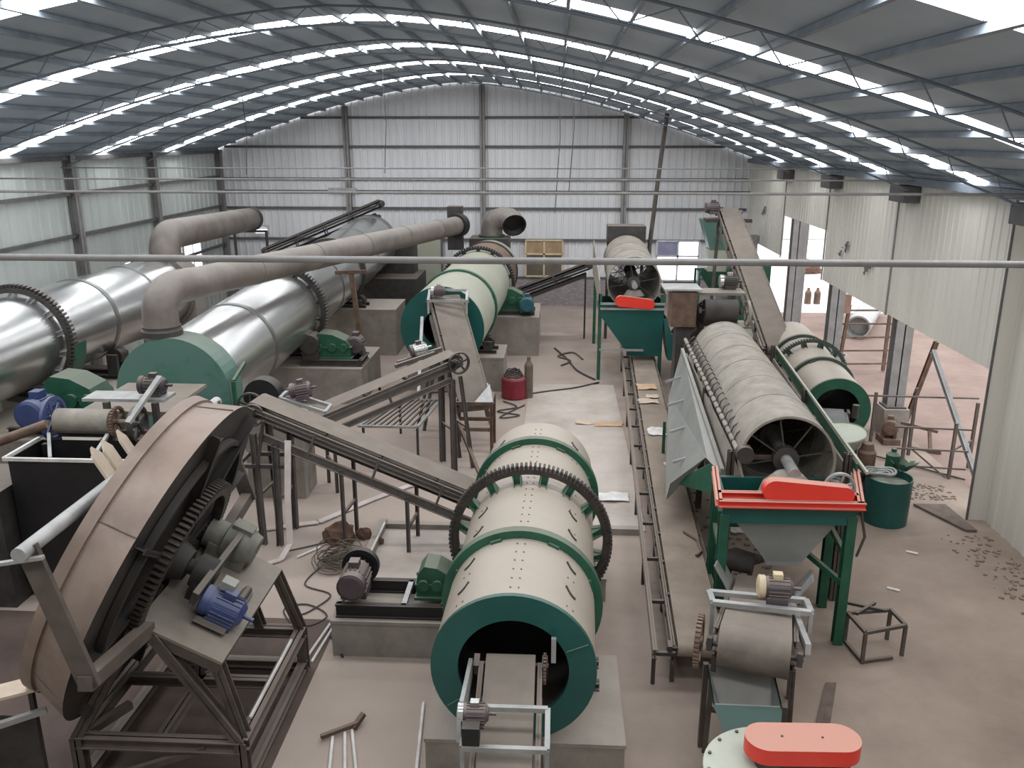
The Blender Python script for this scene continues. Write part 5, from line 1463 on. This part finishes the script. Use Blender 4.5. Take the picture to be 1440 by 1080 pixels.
for k, (pts, r, m, lb) in enumerate((
        ([(-3.9, 12.8, .02), (-4.0, 12.2, .02), (-3.5, 11.9, .02), (-3.7, 11.4, .02), (-3.9, 11.2, .02), (-3.6, 11.0, .02), (-3.4, 11.3, .02), (-3.8, 11.6, .02), (-4.1, 11.4, .02), (-3.6, 10.7, .02)], 0.012, 'cable', 'thin black cable looping over the floor below the rope heap'),
        ([(-4.7, 13.3, .02), (-4.2, 13.6, .02), (-3.9, 13.9, .02), (-3.95, 14.2, .02)], 0.012, 'cable', 'thin cable curving across the floor beside the conveyor legs'),
        ([(-2.9, 10.25, .02), (-3.25, 10.9, .02), (-3.2, 11.4, .02), (-3.15, 12.4, .02)], 0.02, 'cable', 'dark cable running along the kerb beside the motor plinth'),
        ([(-0.02, 28.5, .03), (0.4, 27.0, .03), (0.7, 25.6, .03), (1.2, 24.6, .03)], 0.03, 'cable', 'long dark cable lying on the floor left of the green hopper'),
        ([(-0.9, 22.9, .03), (-0.2, 23.3, .03), (0.6, 23.7, .03), (1.3, 24.3, .03)], 0.03, 'cable', 'dark lead running right from the red welding set'),
        ([(-1.4, 22.3, .03), (-1.0, 21.8, .03), (-1.5, 21.4, .03), (-0.9, 21.1, .03), (-1.4, 20.9, .03), (-0.8, 22.0, .03)], 0.018, 'cable', 'tangled cable on the floor in front of the red welding set'),
        ([(0.2, 26.2, .03), (0.5, 26.8, .03), (0.1, 27.4, .03), (0.6, 27.9, .03), (0.9, 27.0, .03)], 0.03, 'rope', 'dark branching cable on the floor behind the long dark cable'))):
    P_ = []
    for j in range(len(pts) - 1):
        p0, p1, p2, p3 = [V(pts[max(0, min(len(pts) - 1, j + q))]) for q in (-1, 0, 1, 2)]
        for i in range(6):
            t = i / 6
            P_.append(0.5 * ((2 * p1) + (p2 - p0) * t + (2 * p0 - 5 * p1 + 4 * p2 - p3) * t * t + (3 * p1 - p0 - 3 * p2 + p3) * t ** 3))
    P_.append(V(pts[-1]))
    P_ = [V((p.x, p.y, max(r, p.z))) for p in P_]
    simple('floor_cable', MB().pipe(P_, r, 6), m, lb, 'cable', P_[0], 'cables on the floor')
hs = MB()
def ribbon(pts, w):
    q = MB()
    for a, b in zip(pts[:-1], pts[1:]):
        a, b = V(a), V(b)
        q.bar(a, b, w, 0.02)
    return q
simple('flat_hose', ribbon([(-4.55, 13.55, 2.0), (-4.58, 13.4, 1.0), (-4.55, 13.25, 0.2), (-4.65, 13.0, 0.03), (-5.0, 12.7, 0.03), (-5.4, 12.6, 0.03)], 0.11), 'hose', 'pale flat hose hanging down the conveyor leg to the floor', 'hose', (-4.6, 13.3, 0))
simple('flat_hose', ribbon([(-6.2, 14.0, 0.03), (-5.3, 14.15, 0.03), (-4.4, 14.5, 0.03), (-3.6, 15.6, 0.03), (-3.0, 16.3, 0.03), (-2.7, 16.5, 0.03)], 0.14), 'hose', 'long pale flat hose crossing the floor under the inclined conveyor', 'hose', (-4.4, 14.5, 0))
for k in range(7):
    r = 0.2 + 0.03 * k
simple('cable_coil', MB().pipe([(-2.75 + (0.3 + 0.02 * (j % 5)) * math.cos(j * 0.6), 17.0 + 0.25 * math.sin(j * 0.6), 0.03 + 0.004 * (j % 7)) for j in range(60)], 0.022, 6), 'cable', 'dark coil of cable on the floor under the middle of the conveyor', 'cable', (-2.75, 17.0, 0))
for k, (a, b, lb) in enumerate((((-1.62, 9.3, .025), (-1.5, 7.9, .025), 'long white plastic pipe lying left of the front plinth'),
                               ((-2.42, 8.75, .025), (-2.1, 7.7, .025), 'white plastic pipe lying on the floor, right one of the bundle at the lower edge'),
                               ((-2.5, 8.72, .025), (-2.25, 7.7, .025), 'white plastic pipe lying on the floor, middle one of the bundle at the lower edge'),
                               ((-2.62, 8.6, .025), (-2.45, 7.7, .025), 'white plastic pipe lying on the floor, left one of the bundle at the lower edge'),
                               ((-3.08, 14.2, .19), (-3.1, 12.5, .19), 'thin white pipe lying along the kerb of the slab'),
                               ((-3.2, 11.2, .025), (-3.3, 10.1, .025), 'thin white pipe on the floor left of the motor plinth'),
                               ((-3.27, 11.2, .025), (-3.42, 10.0, .025), 'white pipe on the floor beside the thin white pipe left of the motor plinth'),
                               ((-4.4, 13.1, .025), (-4.1, 13.5, .025), 'short white stick on the floor by the hanging hose'),
                               ((-1.5, 15.4, .025), (-1.05, 15.45, .025), 'short white pipe on the floor under the conveyor near the foreground drum'))):
    simple('plastic_pipe', MB().tube(a, b, 0.022, n=8), 'white', lb, 'pipe', a, 'white pipes on the floor')
simple('scrap_clamp', MB().bar((-2.75, 8.55, 0.06), (-2.35, 8.8, 0.08), 0.05).bar((-2.4, 8.75, 0.04), (-2.3, 8.9, 0.14), 0.06), 'rust', 'small rusty bar lying across the white pipes at the lower edge', 'bar', (-2.5, 8.7, 0))
# boards, papers and cartons
rnd = random.Random(9)
for k, (x, y, z, sx, sy, m, lb, cat) in enumerate((
        (2.42, 21.9, 0.62, 0.5, 0.5, 'card', 'brown carton sheet lying on the long floor conveyor', 'cardboard'),
        (2.35, 20.6, 0.62, 0.5, 0.4, 'wood', 'pale torn paper sheet on the floor conveyor in front of the carton', 'paper'),
        (2.5, 21.0, 0.62, 0.3, 0.3, 'wood', 'small pale scrap of paper right beside the torn sheet on the conveyor', 'paper'),
        (2.3, 18.3, 0.62, 0.4, 0.5, 'white', 'white paper scraps on the floor conveyor by the side chute', 'paper'),
        (1.35, 20.5, 0.03, 0.7, 0.35, 'card', 'pinkish board lying on the slab left of the floor conveyor', 'board'),
        (0.75, 20.6, 0.03, 0.4, 0.3, 'wood', 'small pale board on the slab beside the pinkish board', 'board'),
        (1.2, 15.9, 0.05, 0.6, 0.4, 'white', 'crumpled white plastic sheet on the slab near the foreground drum', 'sheet'),
        (3.4, 14.6, 0.02, 0.25, 0.3, 'white', 'white rag on the floor right of the floor conveyor', 'rag'),
        (3.3, 15.6, 0.02, 0.2, 0.2, 'white', 'small white scrap on the floor near the green chute outlet', 'scrap'))):
    q = MB()
    n = 4
    g = [[V((x + (i / n - .5) * sx + rnd.uniform(-.03, .03), y + (j / n - .5) * sy + rnd.uniform(-.03, .03), z + rnd.uniform(0, .03))) for j in range(n + 1)] for i in range(n + 1)]
    for i in range(n):
        for j in range(n):
            q.quad([g[i][j], g[i + 1][j], g[i + 1][j + 1], g[i][j + 1]])
    simple({'cardboard': 'carton_sheet', 'paper': 'paper_scrap', 'board': 'loose_board', 'sheet': 'plastic_sheet', 'rag': 'white_rag', 'scrap': 'white_scrap'}[cat], q, m, lb, cat, (x, y, z))
simple('white_stick', MB().bar((2.25, 16.3, 0.65), (2.5, 15.2, 0.65), 0.05, 0.03), 'white', 'white stick lying on the long floor conveyor', 'stick', (2.3, 15.7, 0.65))
simple('bent_wire', MB().pipe([(2.2, 13.2, 0.63), (2.38, 12.9, 0.63), (2.38, 12.5, 0.63), (2.28, 12.35, 0.63)], 0.025, 6), 'rust', 'bent rusty rod lying on the long floor conveyor', 'rod', (2.3, 12.8, 0.63))
simple('plank', MB().prism([(3.22, 9.0, 0.0), (3.4, 9.0, 0.0), (3.8, 10.0, 0.0), (3.66, 10.0, 0.0)], (0, 0, 0.03)), 'plank', 'dirty brown plank on the floor above the orange guard', 'plank', (3.5, 9.5, 0))
simple('hard_board', MB().prism([(7.1, 15.9, 0.01), (7.72, 15.9, 0.01), (7.8, 14.75, 0.01), (7.6, 14.75, 0.01)], (0, 0, 0.04)), 'plank', 'brown sheet of board lying against the foot of the right wall', 'board', (7.7, 15.3, 0))
db = MB()
for k in range(420):
    a = rnd.random()
    x, y = (7.0 + rnd.random() ** 0.6 * 0.95, 9 + rnd.random() * 5.6) if k < 300 else (7.1 + rnd.random(), 16.2 + rnd.random() * 0.8)
    s = rnd.uniform(0.01, 0.04)
    an = rnd.random() * PI
    db.box((x, y, s * 0.3), (s * 2, s, s * 0.6), (V((math.cos(an), math.sin(an), 0)), V((-math.sin(an), math.cos(an), 0)), V((0, 0, 1))))
simple('debris', db, 'debris', 'scattered rubble and scraps along the foot of the right wall', 'debris', (7.5, 13, 0), kind='stuff')
for k, (x, y) in enumerate(((5.4, 12.6), (4.75, 13.0), (6.2, 13.9))):
    simple('floor_scrap', MB().bar((x, y, 0.015), (x + 0.16, y - 0.1, 0.02), 0.05, 0.02), 'white', ['white scrap on the bare floor at the right, lower one', 'tiny white scrap on the bare floor beside the hopper leg', 'white scrap on the bare floor at the right, upper one'][k], 'scrap', (x, y, 0))
gw = MB()
for k in range(240):
    x, y = 2.6 + rnd.random() * 1.2, 12.6 + rnd.random() * 8
    s = rnd.uniform(0.02, 0.07)
    gw.box((x, y, s * 0.3), (s * 1.6, s, s * 0.6))
simple('spilled_granules', gw, 'debris', 'spilled lumps of material on the floor under the near rotary screen', 'spill', (3.2, 16, 0), kind='stuff')
